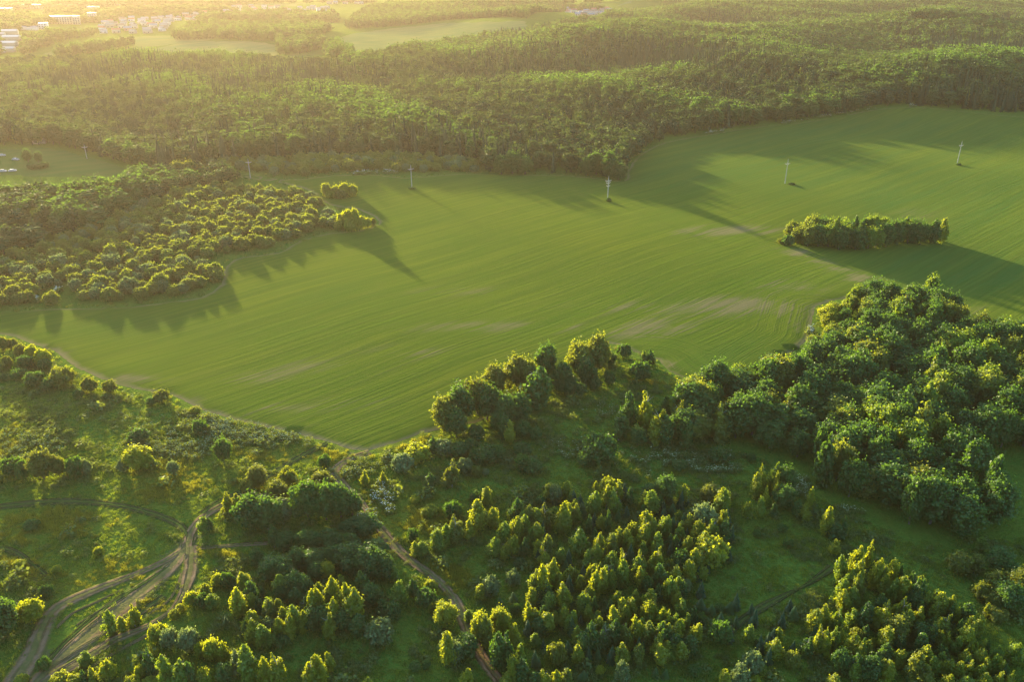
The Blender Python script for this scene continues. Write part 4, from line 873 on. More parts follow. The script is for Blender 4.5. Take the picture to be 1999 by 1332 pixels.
# tree masses in the hazy valley
pts, scl, rot, idx = [], [], [], []
for poly, sp_, sd in (([(675, 56), (760, 52), (900, 37), (1030, 37), (1100, 24), (1096, 8), (1000, 6), (750, 14), (690, 34)], 8, 51),
                      ([(335, 78), (420, 76), (520, 82), (560, 80), (610, 78), (650, 60), (600, 50), (500, 52), (400, 50), (360, 60)], 9, 52),
                      ([(545, 108), (600, 104), (640, 90), (600, 82), (540, 84)], 8, 53), ([(640, 118), (690, 118), (690, 108), (665, 92), (630, 88)], 8, 54),
                      ([(105, 110), (180, 105), (255, 94), (270, 88), (200, 92), (120, 104)], 8, 55),
                      ([(40, 108), (50, 80), (120, 70), (200, 66), (110, 84), (75, 100)], 10, 56),
                      ([(0, 62), (50, 60), (90, 50), (60, 30), (0, 30)], 12, 57), ([(90, 48), (240, 40), (240, 28), (90, 24)], 15, 58),
                      ([(380, 45), (520, 40), (660, 44), (660, 30), (560, 26), (400, 34)], 14, 59), ([(0, 20), (600, 6), (1300, 3), (1300, 0), (0, 0)], 26, 60),
                      ([(1105, 16), (1150, 14), (1180, 20), (1130, 24)], 10, 61), ([(200, 26), (380, 20), (500, 24), (330, 36)], 18, 62),
                      ([(-300, 118), (0, 112), (0, 30), (-300, 30)], 12, 63)):
    X, Y, Z, PX, PY, D_ = jitter_grid(poly, sp_, seed=sd)
    n = len(X); r = np.random.default_rng(sd)
    keepv = r.uniform(size=n) < .85
    X, Y, Z = X[keepv], Y[keepv], Z[keepv]; n = len(X)
    w = sp_ * r.uniform(.9, 1.4, n); h = r.uniform(9, 16, n)
    pts.append(np.c_[X, Y, Z]); scl.append(np.c_[w / 7.4, w / 7.4, h / 13]); rot.append(r.uniform(0, 6, n)); idx.append(r.integers(0, 2, n))
scatter("valley_trees", "hazy belts of trees around the town and far fields in the valley", "woodland",
        np.concatenate(pts), np.concatenate(scl), np.concatenate(rot), np.concatenate(idx), FP[11:13])

# birches beyond the 300 that show largest: one mass
bl = sorted([q for q in trees if q[0] == 'B'], key=lambda q: -q[5] * (q[3] - q[4]))
extra = bl[300:]; ids = set(id(q) for q in extra); trees = [q for q in trees if id(q) not in ids]
if extra:
    ex = np.array([[q[2], q[3], q[4], q[5]] for q in extra]); bx, by_, bz = ground(ex[:, 0], ex[:, 1]); bd = project(bx, by_, bz)[2]
    bh = (ex[:, 1] - ex[:, 2]) * bd / F / .93; bw = ex[:, 3] * bd / F * 1.15
    BP = [lod_tree('B', 9, 2.1, 700 + i, 34, 1500, 0.27, LEAF[tn], BARK_W) for i, tn in enumerate(['y', 'l', 'y', 'y', 'g'])]
    scatter("sapling_birches", "smallest birch saplings standing between the larger birches", "saplings", np.c_[bx, by_, bz], np.c_[bw / 5, bw / 5, bh / 9], rng.uniform(0, 6, len(bx)), rng.integers(0, 5, len(bx)), BP)
# ---------------------------------------------------------------- plant every tree as a thing of its own
rng = np.random.default_rng(99)
REG = [  # name for the label, test on base pixel
    ("in the willow row at the field's left corner", lambda x, y: x < 345 and 640 < y < 800),
    ("in the left meadow above the tracks", lambda x, y: x < 470 and 800 <= y < 950 or x < 420 and 950 <= y < 1060),
    ("on the bank left of the rutted tracks", lambda x, y: x < 200 and 1060 <= y < 1280),
    ("between the deep ruts at bottom left", lambda x, y: 200 <= x < 285 and 1060 <= y < 1250),
    ("in the bottom left thicket below the ruts", lambda x, y: x < 460 and y >= 1205),
    ("in the dark copse at the field's lower corner", lambda x, y: 400 <= x < 700 and 880 < y < 1050),
    ("in the copse between ruts and winding track", lambda x, y: 330 <= x < 790 and y >= 1010 and x < 500 + (y - 1000) * 2),
    ("beside the lower bend of the winding track", lambda x, y: 790 <= x < 925 and y >= 1090),
    ("in the grove jutting into the field's lower edge", lambda x, y: 840 <= x < 1200 and 640 < y < 870),
    ("on the grassy tip right of the grove", lambda x, y: 1200 <= x < 1350 and 640 < y < 765),
    ("among the birches left of the right wood", lambda x, y: 1190 <= x < 1345 and 765 <= y < 880),
    ("in the scrub below the field grove", lambda x, y: 690 <= x < 1200 and 840 <= y < 960),
    ("by the weedy clearing above the birch scatter", lambda x, y: 1120 <= x < 1480 and 860 <= y < 930),
    ("along the upper left of the birch scatter", lambda x, y: 780 <= x < 1000 and 930 <= y < 1110),
    ("along the upper middle of the birch scatter", lambda x, y: 1000 <= x < 1200 and 925 <= y < 1110),
    ("along the upper right of the birch scatter", lambda x, y: 1200 <= x < 1450 and 925 <= y < 1110),
    ("in the lower birch scatter beside the track", lambda x, y: 900 <= x < 1060 and y >= 1100),
    ("in the middle of the lower birch scatter", lambda x, y: 1060 <= x < 1205 and y >= 1100),
    ("on the right of the lower birch scatter", lambda x, y: 1205 <= x < 1420 and y >= 1100),
    ("in the birch clump above the round clearing", lambda x, y: 1445 <= x < 1660 and 930 <= y < 1095 and x + y < 2750),
    ("below the round clearing", lambda x, y: 1400 <= x < 1600 and y >= 1150),
    ("in the upper part of the right-hand thicket", lambda x, y: 1580 <= x < 1870 and 1060 <= y < 1200 ),
    ("in the middle of the right-hand thicket", lambda x, y: 1580 <= x < 1870 and 1200 <= y < 1290),
    ("at the foot of the right-hand thicket", lambda x, y: 1600 <= x and y >= 1290 and x < 1860),
    ("in the bottom right corner thicket", lambda x, y: 1860 <= x and y >= 1215),
    ("at the right edge above the corner thicket", lambda x, y: 1860 <= x and 1060 <= y < 1215),
    ("in the oblong grove standing in the field", lambda x, y: 1500 < x < 1860 and 450 < y < 500),
    ("at the far forest's rounded corner", lambda x, y: 1130 < x < 1230 and 320 < y < 360),
    ("at the forest edge behind the field", lambda x, y: 960 < x < 1060 and 320 < y < 360),
    ("in the detached clump above the willow thicket", lambda x, y: 620 < x < 700 and 370 < y < 395),
    ("at the pointed tip of the willow thicket", lambda x, y: 655 < x < 740 and 400 < y < 460),
    ("in the top left meadow", lambda x, y: x < 110 and 300 < y < 340),
    ("in the willow thicket's near end", lambda x, y: y > 540 and x < 450),
    ("in the middle of the willow thicket", lambda x, y: 480 < y <= 540 and x < 600),
    ("in the far part of the willow thicket", lambda x, y: 340 < y <= 480 and x < 660),
    ("at the top of the right-hand wood", lambda x, y: x > 1350 and 560 < y < 690),
    ("in the upper middle of the right-hand wood", lambda x, y: x > 1300 and 690 <= y < 780),
    ("in the lower middle of the right-hand wood", lambda x, y: x > 1300 and 780 <= y < 870),
    ("along the foot of the right-hand wood", lambda x, y: x > 1300 and 870 <= y < 1075),
]
ORD = ["first", "second", "third", "fourth", "fifth", "sixth", "seventh", "eighth", "ninth", "tenth", "eleventh", "twelfth", "thirteenth", "fourteenth", "fifteenth", "sixteenth", "seventeenth", "eighteenth", "nineteenth", "twentieth",
       "twenty-first", "twenty-second", "twenty-third", "twenty-fourth", "twenty-fifth"]
def ordn(i): return ORD[min(i, len(ORD) - 1)]
TONE = {'y': 'yellow-green', 'g': 'dark green', 'o': 'olive green', 'p': 'pale', 'w': 'light green', 'f': 'mid-green', 's': 'deep green', 'l': 'lime green'}  # tones y and w also carry the look of sunlit crowns in leaf colour
KLAB = {'B': 'slender birch', 'D': 'broadleaf tree', 'R': 'rounded bush', 'S': 'little spruce'}
GRP = {'B': 'birches', 'D': 'broadleaf trees', 'R': 'round bushes', 'S': 'young spruces'}
SPECIAL = {('R', 738, 1268): "lone pale round bush standing on dark grass left of the winding track",
           ('R', 1390, 1118): "largest round yellow-topped bush, at the clearing's upper left edge",
           ('R', 313, 790): "round bush with glowing crown, rightmost along the field's left corner",
           ('R', 211, 773): "smaller of two neighbouring round bushes by the field's left corner",
           ('R', 172, 771): "taller of two neighbouring round bushes by the field's left corner",
           ('D', 435, 912): "tall narrow dark tree alone beside the white-flowered meadow",
           ('B', 1050, 798): "broad weeping birch in front of the grove jutting into the field",
           ('R', 388, 852): "dark domed bush alone above the white-flowered meadow",
           ('R', 1172, 915): "wide spreading dark bush at the clearing below the birches",
           ('B', 995, 868): "thin green birch standing alone in front of the field grove",
           ('B', 442, 1222): "tiny dark spruce alone in the bottom left glade",
           ('D', 870, 1232): "yellow-topped tree leaning over the lower bend of the winding track",
           ('R', 1408, 1268): "single green domed bush right of the lower birch scatter"}
buckets = {}
for t_ in trees:
    kd, tone, px, by, ty, wpx = t_
    reg = next((r[0] for r in REG if r[1](px, by)), "elsewhere in the lower scrub")
    buckets.setdefault((kd, tone, reg), []).append(t_)
labels = {}
for (kd, tone, reg), items in buckets.items():
    items.sort(key=lambda q: -q[3]); n = len(items)
    rows = max(1, math.ceil(n / 7)); per = math.ceil(n / rows)
    for r_ in range(rows):
        row = sorted(items[r_ * per:(r_ + 1) * per], key=lambda q: q[2])
        for j, q in enumerate(row):
            base = "%s %s" % (TONE[tone], KLAB[kd])
            if n == 1: s = "only %s %s" % (base, reg)
            elif rows == 1: s = "%s, %s from left, %s" % (base, ordn(j), reg)
            else: s = "%s %s, %s from left, %s row back, %s" % (TONE[tone], KLAB[kd].split()[-1], ordn(j), ordn(r_), reg.replace("the ", "").replace("of right-hand", "of right"))
            labels[id(q)] = (s, "%s %s" % (GRP[kd], reg))
PXA = np.array([t_[2] for t_ in trees]); PYA = np.array([t_[3] for t_ in trees])
WX, WY, WZ = ground(PXA, PYA)
DD = project(WX, WY, WZ)[2]
for t_, x, y, z, d in zip(trees, WX, WY, WZ, DD):
    kd, tone, px, by, ty, wpx = t_
    w = wpx * d / F * (1.20 if kd == 'B' else 1.10)
    if kd == 'B': ty -= (by - ty) * .08
    # height: solve the pixel of the top; crown depth adds about w/2*sin(pitch) below the base line
    h = max(1.0, (by - ty) * d / F / 0.93 - w * 0.10)
    # the crown's front bottom edge is what shows: push the trunk back by part of the crown radius
    if kd in 'DR': y = y + w * 0.30; z = float(hgt(x, y))
    e = place_tree(kd, KINDNAME[kd], x, y, float(z), h, w, tone, rng, None)
    s, g_ = labels[id(t_)]
    s = SPECIAL.get((kd, int(px), int(by)), s)
    tag(e, s, CAT[kd], g_)

# ---------------------------------------------------------------- power poles
CONC = plain("pale_concrete", (0.34, 0.33, 0.29), var=.12)
STEEL = plain("galvanised_steel", (0.42, 0.42, 0.40), var=.1)
CERAM = plain("insulator_brown", (0.30, 0.22, 0.15), .35)
def box_geo(cx, cy, cz, sx, sy, sz):
    v = np.array([(i, j, k) for i in (-.5, .5) for j in (-.5, .5) for k in (-.5, .5)]) * (sx, sy, sz) + (cx, cy, cz)
    f = np.array([(0, 1, 3, 2), (4, 6, 7, 5), (0, 4, 5, 1), (2, 3, 7, 6), (0, 2, 6, 4), (1, 5, 7, 3)]); return v, f
def joinq(parts):
    V, Fc, o = [], [], 0
    for v, f in parts: V.append(v); Fc.append(f + o); o += len(v)
    return np.concatenate(V), [np.concatenate(Fc)]
pole_me = []
def pole(px, by, ty, label, two=False):
    x, y, z = g1(px, by); d = float(project(x, y, z)[2]); H = (by - ty) * d / F / .95
    e = bpy.data.objects.new("power_pole", None); MAIN.objects.link(e); e.location = (x, y, z)
    e.rotation_euler = (0, 0, 0.35)
    tag(e, label, "power pole", "power poles crossing the field")
    v, f = tube((0, 0, -.5), (0, 0, H * .93), .23, .14, 8); add_obj("shaft", new_mesh("shaft", v, [f], [CONC]), e)
    v, f = tube((0, 0, H * .93), (0, 0, H), .06, .04, 6); add_obj("top_spike", new_mesh("top_spike", v, [f], [STEEL]), e)
    arms = [(H * .80, 3.4)] + ([(H * .72, 2.6), (H * .60, 2.2)] if two else [])
    for az, L in arms:
        v, f = joinq([box_geo(0, .12, az, L, .16, .16), box_geo(-L * .22, .12, az - .35, .08, .08, .7), box_geo(L * .22, .12, az - .35, .08, .08, .7)])
        add_obj("crossarm", new_mesh("crossarm", v, f, [STEEL]), e)
        for k in (-1, 1):
            v, f = tube((k * L * .46, .12, az + .08), (k * L * .46, .12, az + .55), .13, .09, 6)
            add_obj("insulator", new_mesh("insulator", v, [f], [CERAM]), e)
    v, f = tube((0, .1, H * .93), (0, .1, H * .93 + .5), .12, .09, 6); add_obj("insulator", new_mesh("insulator", v, [f], [CERAM]), e)
for a in [(1868, 321, 277, "pale concrete power pole farthest right in the green field"),
          (1532, 359, 312, "pale concrete power pole in the field above the oblong grove"),
          (1186, 392, 345, "braced power pole with several crossarms just right of the forest corner", True),
          (804, 366, 323, "pale power pole in the field in front of the low hedge"),
          (489, 348, 311, "leaning-looking white power pole behind the willow thicket"),
          (170, 310, 283, "faint hazy power pole in the top left meadow")]:
    pole(*a)
rng = np.random.default_rng(5)
for px, by, ty, w, lab in [(1188, 394, 384, 13, "small dark shrub around the foot of the braced power pole"),
                           (1545, 361, 355, 16, "low dark weeds beside the foot of the pole above the grove"),
                           (1871, 323, 317, 12, "low dark weeds around the foot of the rightmost power pole"),
                           (804, 369, 364, 18, "flat strip of weeds around the pole before the hedge")]:
    x, y, z = g1(px, by); d = float(project(x, y, z)[2])
    e = place_tree('R', 'weed_clump', x, y, z, (by - ty) * d / F, w * d / F, 'g', rng, None)
    tag(e, lab, "weeds", "weed clumps round the power poles")

# ---------------------------------------------------------------- parked cars at the left edge
CARW = plain("white_car_paint", (0.32, 0.32, 0.30), .6, .03); GLASS = plain("car_glass", (0.03, 0.035, 0.04), .1, .05); TYRE = plain("tyre_black", (0.02, 0.02, 0.02))
def car(px, py, ang, label):
    x, y, z = g1(px, py); e = bpy.data.objects.new("parked_car", None); MAIN.objects.link(e)
    e.location = (x, y, z + .12); e.rotation_euler = (0, 0, ang); tag(e, label, "car", "white cars parked in the top left meadow")
    prof = [(-2.2, .35), (-2.25, .85), (-1.75, 1.0), (-1.2, 1.5), (.45, 1.52), (1.15, 1.05), (2.05, .9), (2.25, .6), (2.2, .35)]
    n = len(prof); v = np.array([(p[0], s * (.9 if p[1] < 1.1 else .72), p[1]) for s in (-1, 1) for p in prof])
    fs = [tuple(range(n)), tuple(range(2 * n - 1, n - 1, -1))] + [(i, n + i, n + (i + 1) % n, (i + 1) % n) for i in range(n)]
    add_obj("body", new_mesh("body", v, fs, [CARW]), e)
    vv, ff = joinq([box_geo(-.35, 0, 1.28, 1.5, 1.66, .28), box_geo(.98, 0, 1.25, .12, 1.3, .26)])
    add_obj("window", new_mesh("window", vv, ff, [GLASS]), e)
    for a in (-1.4, 1.4):
        for s in (-.85, .85):
            vv, ff = tube((a, s - .1, .32), (a, s + .1, .32), .33, .33, 10); add_obj("wheel", new_mesh("wheel", vv, [ff], [TYRE]), e)
car(4, 305, .2, "white car farthest back at the left edge of the top left meadow")
car(31, 313, -.25, "white car nearest the dark clump of trees in the top left meadow")
car(6, 336, .05, "foremost white car at the left edge of the top left meadow")
car(25, 335, .3, "short white car right beside the foremost one in the meadow")

# ---------------------------------------------------------------- the town in the valley
WALLS = [plain("wall_white", (0.28, 0.26, 0.22)), plain("wall_cream", (0.38, 0.34, 0.26)), plain("wall_brick", (0.32, 0.18, 0.13)), plain("wall_grey", (0.40, 0.41, 0.42))]
ROOFS = [plain("roof_pale_metal", (0.24, 0.23, 0.21), .6), plain("roof_red", (0.35, 0.14, 0.09)), plain("roof_brown", (0.20, 0.14, 0.11)), plain("roof_slate", (0.22, 0.24, 0.27))]
ROOFN = ["pale metal", "red", "brown", "slate grey"]; WALLN = ["white", "cream", "brick", "grey"]
BRIGHT = plain("roof_bright_white", (0.50, 0.47, 0.42), .5, .04)
WIN = plain("window_dark", (0.05, 0.06, 0.08), .15)
def gable_house(x, y, z, L, Wd, H, rh, ang, wi, ri, name, label, cat, grp, flat=False, wins=0, floors=1, roofm=None):
    e = bpy.data.objects.new(name, None); MAIN.objects.link(e); e.location = (x, y, z); e.rotation_euler = (0, 0, ang)
    tag(e, label, cat, grp)
    v, f = box_geo(0, 0, H / 2 - .5, L, Wd, H + 1); add_obj("wall", new_mesh("wall", v, [f], [WALLS[wi]]), e)
    o = .5
    if flat:
        v, f = joinq([box_geo(0, 0, H + .2, L + .6, Wd + .6, .4)]); add_obj("roof", new_mesh("roof", v, f, [roofm or ROOFS[ri]]), e)
    else:
        a, b = L / 2 + o, Wd / 2 + o
        v = [(-a, -b, H), (a, -b, H), (a, b, H), (-a, b, H), (-a, 0, H + rh), (a, 0, H + rh)]
        add_obj("roof", new_mesh("roof", v, [(0, 1, 5, 4), (2, 3, 4, 5), (0, 4, 3), (1, 2, 5), (0, 3, 2, 1)], [roofm or ROOFS[ri]]), e)
        v, f = box_geo(L * .22, Wd * .18, H + rh * .9, .8, .8, 1.6); add_obj("chimney", new_mesh("chimney", v, [f], [WALLS[2]]), e)
    wp = None
    for fl in range(floors):
        for k in range(wins):
            wx = -L / 2 + L * (k + .5) / wins
            if wp is None:
                v, f = box_geo(0, 0, 0, min(2.2, L / wins * .5), .12, 1.5); wp = new_mesh("window", v, [f], [WIN])
            w_ = add_obj("window", wp, e); w_.location = (wx, -Wd / 2 - .05, 1.9 + fl * 2.9)
    return e
# warehouses at the left edge
for i, (px, py, L, Wd, H, a, lab) in enumerate([
        (20, 67, 22, 16, 6, .25, "uppermost large white-roofed warehouse at the left edge"), (24, 79, 22, 14, 6, .15, "white-roofed warehouse second from top at the left edge"),
        (8, 91, 36, 14, 6, .05, "longest white-roofed warehouse at the left edge"), (19, 101, 14, 9, 5, .1, "small bright shed below the longest warehouse"),
        (2, 72, 12, 9, 5, .2, "warehouse cut by the frame beside the uppermost one"), (3, 103, 9, 8, 4, .1, "lowest bright shed cut by the left frame edge")]):
    x, y, z = g1(px, py); gable_house(x, y, z, L, Wd, H, 2.2, a, 0, 0, "warehouse", lab, "warehouse", "bright warehouses at the left edge", flat=False, wins=0, roofm=BRIGHT)
x, y, z = g1(54, 58); gable_house(x, y, z, 34, 10, 5, 2, .1, 3, 3, "long_shed", "long low slate-roofed shed right of the warehouses", "shed", None)
# apartment blocks
for px, py, L, Wd, H, a, fl, nw, lab in [(125, 46, 48, 12, 14, .02, 4, 10, "long pale apartment block in the hazy town"), (151, 47, 12, 14, 15, .35, 4, 3, "end tower beside the long pale apartment block"),
        (182, 42, 16, 12, 17, .3, 5, 4, "pale tower block right of the long apartment block"), (88, 42, 20, 11, 9, 0, 3, 5, "low pale block left of the long apartment block"),
        (10, 27, 30, 14, 12, .1, 3, 6, "pale block at the far upper left edge"), (60, 16, 60, 14, 9, .05, 2, 9, "long low pale building in the far upper left"),
        (183, 20, 26, 12, 9, .0, 2, 5, "pale building alone above the tower block"), (86, 56, 14, 12, 10, .2, 3, 3, "small grey block below the low pale one")]:
    x, y, z = g1(px, py); gable_house(x, y, z, L, Wd, H, 2, a, 3 if 'grey' in lab else 0, 0, "apartment_block", lab, "building", "apartment blocks in the hazy town", flat=True, wins=nw, floors=fl)
# houses
r = np.random.default_rng(4)
AREAS = [("in the middle of the hazy town", [(190, 66), (270, 66), (330, 62), (330, 38), (240, 34), (200, 44)], 40), ("at the town's right end beside the dark trees", [(330, 44), (420, 40), (400, 20), (330, 30)], 22),
         ("on the misty slope above the valley trees", [(420, 36), (540, 32), (640, 28), (640, 14), (480, 12), (420, 20)], 44), ("at the town's far upper edge", [(230, 12), (290, 10), (290, 2), (230, 3)], 10),
         ("in the distant village above the forest strip", [(640, 8), (720, 8), (720, 1), (650, 1)], 14),
         ("in the village showing over the forest ridge", [(1108, 30), (1150, 34), (1200, 30), (1190, 18), (1110, 16)], 30)]
for phrase, poly, n in AREAS:
    q = np.array(poly, float); got = []
    tries = 0
    while len(got) < n and tries < 4000:
        tries += 1
        px, py = r.uniform(q[:, 0].min(), q[:, 0].max()), r.uniform(q[:, 1].min(), q[:, 1].max())
        if not in_poly(np.array([px]), np.array([py]), poly)[0]: continue
        x, y, z = g1(px, py)
        if any(math.hypot(x - a[0], y - a[1]) < 17 for a in got): continue
        got.append((x, y, z, px, py))
    got.sort(key=lambda q_: -q_[4]); rows = max(1, math.ceil(n / 8)); per = math.ceil(len(got) / rows)
    for ri_ in range(rows):
        for j, (x, y, z, px, py) in enumerate(sorted(got[ri_ * per:(ri_ + 1) * per], key=lambda q_: q_[3])):
            wi, ri = int(r.choice(4, p=[.45, .3, .1, .15])), int(r.choice(4, p=[.45, .2, .2, .15]))
            lab = "%s house, %s from left, %s row back, %s" % (WALLN[wi], ordn(j), ordn(ri_), phrase.replace("the ", ""))
            gable_house(x, y, z, r.uniform(9, 14), r.uniform(7, 9), r.uniform(3.5, 6), r.uniform(2, 3.2), r.uniform(-.6, .6), wi, ri, "house", lab, "house", "houses " + phrase, wins=2)
for px, py, L, lab in [(628, 124, 12, "white-roofed house alone where forest meets the valley meadow"), (1962, 31, 14, "pale house in the trees beside the forest road"), (1990, 34, 11, "white house nearest the top right corner"),
                       (78, 279, 8, "pale shed at the forest foot in the top left meadow"), (281, 353, 5, "small white hut between the dark trees and the thicket")]:
    x, y, z = g1(px, py); gable_house(x, y, z, L, L * .7, 3.2, 2, .3, 0, 0, "house", lab, "house", None, wins=2)

# ---------------------------------------------------------------- grass, weeds and flowers
def blades(n, rad, h, seed, lean=.5, wid=.05):
    r = np.random.default_rng(seed); V, T = [], []
    for i in range(n):
        a = r.uniform(0, 6.283); d = rad * math.sqrt(r.uniform()); b = r.uniform(0, 6.283); hh_ = h * r.uniform(.5, 1.1)
        x, y = math.cos(a) * d, math.sin(a) * d; w = wid * r.uniform(.7, 1.4); l = hh_ * lean * r.uniform(.2, 1)
        o = len(V); V += [(x - math.sin(b) * w, y + math.cos(b) * w, 0), (x + math.sin(b) * w, y - math.cos(b) * w, 0), (x + math.cos(b) * l, y + math.sin(b) * l, hh_)]
        T.append((o, o + 1, o + 2))
    return np.array(V), np.array(T)
def forb(n, R, h, size, seed):
    r = np.random.default_rng(seed)
    L = [(np.array([r.uniform(-.4, .4) * R, r.uniform(-.4, .4) * R, h * .35]), (R * .6, R * .6, h * .5)) for _ in range(4)]
    return leaves_on(L, n, size, r, up=.8, keep_in=.3)
GRASSM = leaf_mat("grass_blade", (0.070, 0.128, 0.016), (0.120, 0.170, 0.022), (0.36, 0.46, 0.02), .4)
GRASSY = leaf_mat("grass_dry_yellow", (0.095, 0.115, 0.016), (0.17, 0.175, 0.024), (0.48, 0.46, 0.02), .4)
FORBM = leaf_mat("weed_leaf", (0.050, 0.098, 0.018), (0.100, 0.145, 0.028), (0.30, 0.36, 0.02), .36)
PETAL = plain("umbel_white", (0.26, 0.30, 0.14), .9, .1)
PETAL_W = plain("umbel_clear_white", (0.48, 0.50, 0.36), .9, .1)
GP = []
for i in range(3):
    v, f = blades(46, .75, .62, 10 + i, wid=.055); GP.append(new_mesh("grass_shape", v, [f], [GRASSM]))
for i in range(2):
    v, f = blades(46, .8, .75, 20 + i, wid=.055); GP.append(new_mesh("grass_shape", v, [f], [GRASSY]))
for i in range(3):
    v, f = forb(90, .75, .8, .12, 30 + i); GP.append(new_mesh("weed_shape", v, [f], [FORBM]))
def umbel_shape(seed, petal=None):
    r = np.random.default_rng(seed)
    v, f = forb(80, .8, .8, .13, seed); V = [v]; Fc = [f]; mi = [0] * len(f); off = len(v)
    for i in range(4):
        a, d, z = r.uniform(0, 6.28), r.uniform(.1, .8), r.uniform(.8, 1.1); c = np.array([math.cos(a) * d, math.sin(a) * d, z])
        ang = np.arange(8) * .785; rr = r.uniform(.06, .12)
        ring = np.c_[np.cos(ang) * rr, np.sin(ang) * rr, np.full(8, -.03)] + c
        vv = np.concatenate([[c + (0, 0, .05)], ring]); ff = np.array([(0, 1 + k, 1 + (k + 1) % 8, 1 + (k + 2) % 8) for k in range(0, 8, 2)])
        V.append(vv); Fc.append(ff + off); mi += [1] * len(ff); off += len(vv)
    return new_mesh("hogweed_shape", np.concatenate(V), [np.concatenate(Fc)], [FORBM, petal or PETAL], mi)
UP = [umbel_shape(60 + i) for i in range(3)] + [umbel_shape(70 + i, PETAL_W) for i in range(2)]
NEARG = [(-60, 700), (60, 695), (200, 760), (330, 785), (450, 835), (620, 875), (690, 890), (760, 880), (840, 848), (930, 840), (1090, 745), (1190, 690), (1280, 712), (1350, 755), (1400, 765), (1380, 860), (1500, 905), (1620, 985), (1780, 1060), (2060, 1050), (2060, 1400), (-60, 1400)]
X, Y, Z, PX, PY, D_ = jitter_grid(NEARG, 0.80, seed=71, jit=.5)
n = len(X); r = np.random.default_rng(12)
clump = np.sin(X * .21 + 2 * np.sin(Y * .13)) * np.cos(Y * .19 + X * .07) + .7 * np.sin(X * .55 + Y * .4) * np.cos(Y * .6 - X * .2)
ylw = blob_mask(X, Y, YELLOW) + .25 * clump + r.normal(size=n) * .12
td = np.full(n, 1e9)
nearm = np.ones(n, bool)
for C, w in TRACKS:
    if C[0][1] > 1000: continue
    cc = C[::2]
    for k in range(0, len(cc)):
        td = np.minimum(td, np.hypot(X - cc[k, 0], Y - cc[k, 1]) - w * .5)
ru = r.uniform(size=n)
keep = (td > -.15 + .5 * ru) & (ru < .45 + .30 * np.clip(clump + .6, 0, 1.4))
k = np.where(ylw > .55, 3 + r.integers(0, 2, n), np.where(clump + r.normal(size=n) * .6 > .75, 5 + r.integers(0, 3, n), r.integers(0, 3, n)))
s = r.uniform(.55, 1.15, n) * (1 + .35 * np.clip(clump, -.5, 1)); s = np.where(td < 1.5, s * .7, s)
bigc = (r.uniform(size=n) < .018) & (td > 3); k = np.where(bigc, 5 + r.integers(0, 3, n), k); s = np.where(bigc, s * r.uniform(1.6, 2.8, n), s)
X, Y, Z, k, s, td = [a[keep] for a in (X, Y, Z, k, s, td)]
scatter("meadow_grass", "rough tufted grass and weeds covering the foreground clearings and meadow", "grass",
        np.c_[X, Y, Z - .03], np.c_[s, s, s * r.uniform(.6, 1.1, len(s))], r.uniform(0, 6.28, len(X)), k, GP)
print("tufts", len(X))
# flowers
pts, ss, ki = [], [], []
for px, py, rx, ry, cnt in [(520, 850, 110, 26, 240), (430, 835, 50, 16, 110), (300, 850, 120, 36, 90), (450, 812, 40, 4, 60), (350, 880, 70, 25, 90), (742, 965, 22, 26, 46), (760, 990, 12, 18, 18), (690, 925, 40, 16, 30), (760, 905, 40, 12, 24),
                            (1330, 900, 120, 20, 60), (1400, 922, 50, 4, 40), (1120, 885, 60, 20, 40), (1300, 890, 70, 10, 20), (1180, 810, 20, 16, 16), (1560, 955, 30, 12, 40), (715, 1010, 14, 10, 14), (680, 1003, 16, 5, 8), (60, 870, 60, 25, 90),
                            (1560, 940, 20, 6, 20), (1650, 1000, 30, 6, 14), (1290, 860, 60, 6, 12), (740, 360, 10, 2, 0)]:
    a = r.normal(size=cnt) * .55; b = r.normal(size=cnt) * .55
    gxx, gyy, gzz = ground(px + a * rx, py + b * ry)
    pts.append(np.c_[gxx, gyy, gzz]); ss.append(r.uniform(.7, 1.5, cnt)); ki.append(r.integers(3, 5, cnt) if 700 < px < 765 and py > 950 else r.integers(0, 3, cnt))
pts = np.concatenate(pts); ss = np.concatenate(ss); ki = np.concatenate(ki)
ok = ~in_poly(pts[:, 0], pts[:, 1], Bfield.tolist()); pts, ss, ki = pts[ok], ss[ok], ki[ok]
scatter("white_umbel_flowers", "white-flowered hogweed scattered through the meadow and beside the winding track", "wildflowers", pts, np.c_[ss, ss, ss], r.uniform(0, 6, len(ss)), ki, UP)
pts = []
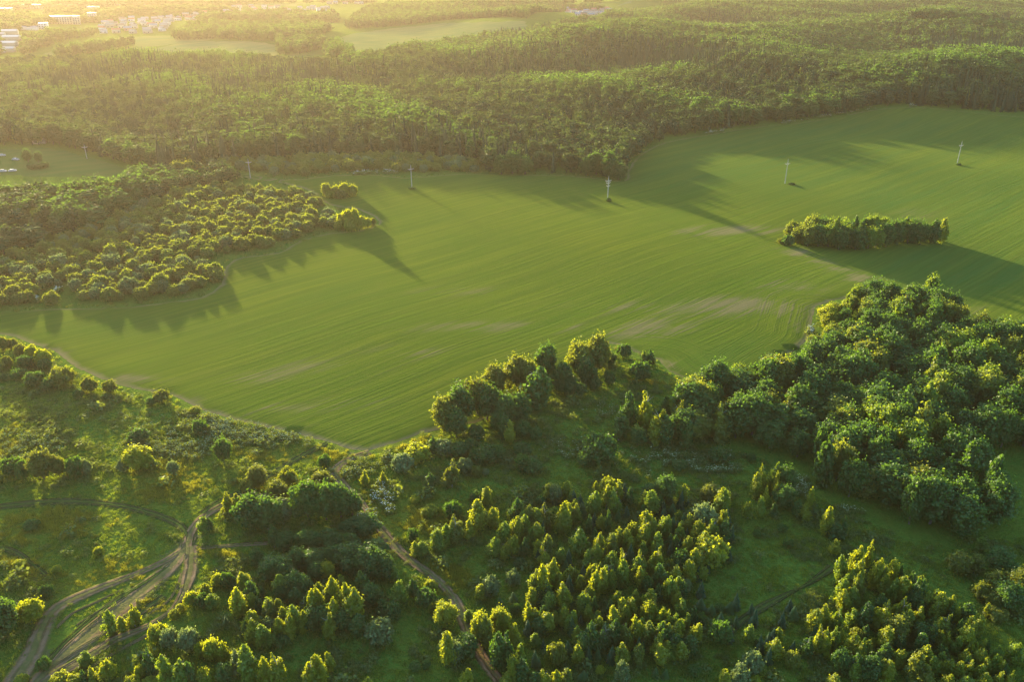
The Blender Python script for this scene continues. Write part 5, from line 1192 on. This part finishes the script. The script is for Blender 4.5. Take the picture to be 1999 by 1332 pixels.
for (ax, ay), (bx, by), cnt in [((690, 341), (775, 338), 40), ((1375, 262), (1412, 257), 22), ((1520, 243), (1720, 211), 40), ((1583, 645), (1580, 655), 14), ((516, 472), (530, 482), 26), ((105, 575), (120, 568), 14), ((72, 590), (78, 590), 6), ((1775, 208), (1790, 209), 8)]:
    u = r.uniform(size=cnt); gxx, gyy, gzz = ground(ax + (bx - ax) * u, ay + (by - ay) * u + r.normal(size=cnt) * 1.0)
    pts.append(np.c_[gxx, gyy, gzz])
pts = np.concatenate(pts); s = r.uniform(1.2, 2.4, len(pts))
scatter("edge_flowers", "pale flowering weeds dotted along the edges of the green field", "wildflowers", pts, np.c_[s, s, s], r.uniform(0, 6, len(s)), r.integers(3, 5, len(s)), UP)
# rough growth along the field border and banks
pts, ss = [], []
for C_ in [Bfield]:
    for i in range(len(C_)):
        x0, y0 = C_[i]
        if y0 > 560 or y0 < 90: continue
        for _ in range(5):
            pts.append((x0 + r.normal() * 2.0, y0 + r.normal() * 2.0)); ss.append(r.uniform(.6, 1.3))
pts = np.array(pts); ss = np.array(ss)
m = in_poly(pts[:, 0], pts[:, 1], Bfield.tolist()) == False
pts, ss = pts[m], ss[m]
scatter("border_weeds", "fringe of taller grass and weeds around the green field", "grass", np.c_[pts, hgt(pts[:, 0], pts[:, 1])], np.c_[ss, ss, ss], r.uniform(0, 6, len(ss)), r.integers(0, 8, len(ss)), GP)

# ---------------------------------------------------------------- the evening haze
hm = bpy.data.materials.new("haze_air"); hm.use_nodes = True; ht = hm.node_tree; ht.nodes.clear()
ho = ht.nodes.new("ShaderNodeOutputMaterial"); pv = ht.nodes.new("ShaderNodeVolumePrincipled")
pv.inputs["Color"].default_value = HAZE_COLOR; pv.inputs["Density"].default_value = HAZE_DENSITY; pv.inputs["Anisotropy"].default_value = HAZE_ANISO
ht.links.new(pv.outputs[0], ho.inputs["Volume"])
v, f = box_geo(0, 12000, 0, 46000, 38000, 1); v[:, 2] = np.where(v[:, 2] > 0, CAM_H + 12, -14.0)
h_ = add_obj("haze", new_mesh("haze", v, [f], [hm])); tag(h_, "warm evening haze lying over the whole valley", "haze", kind="stuff")
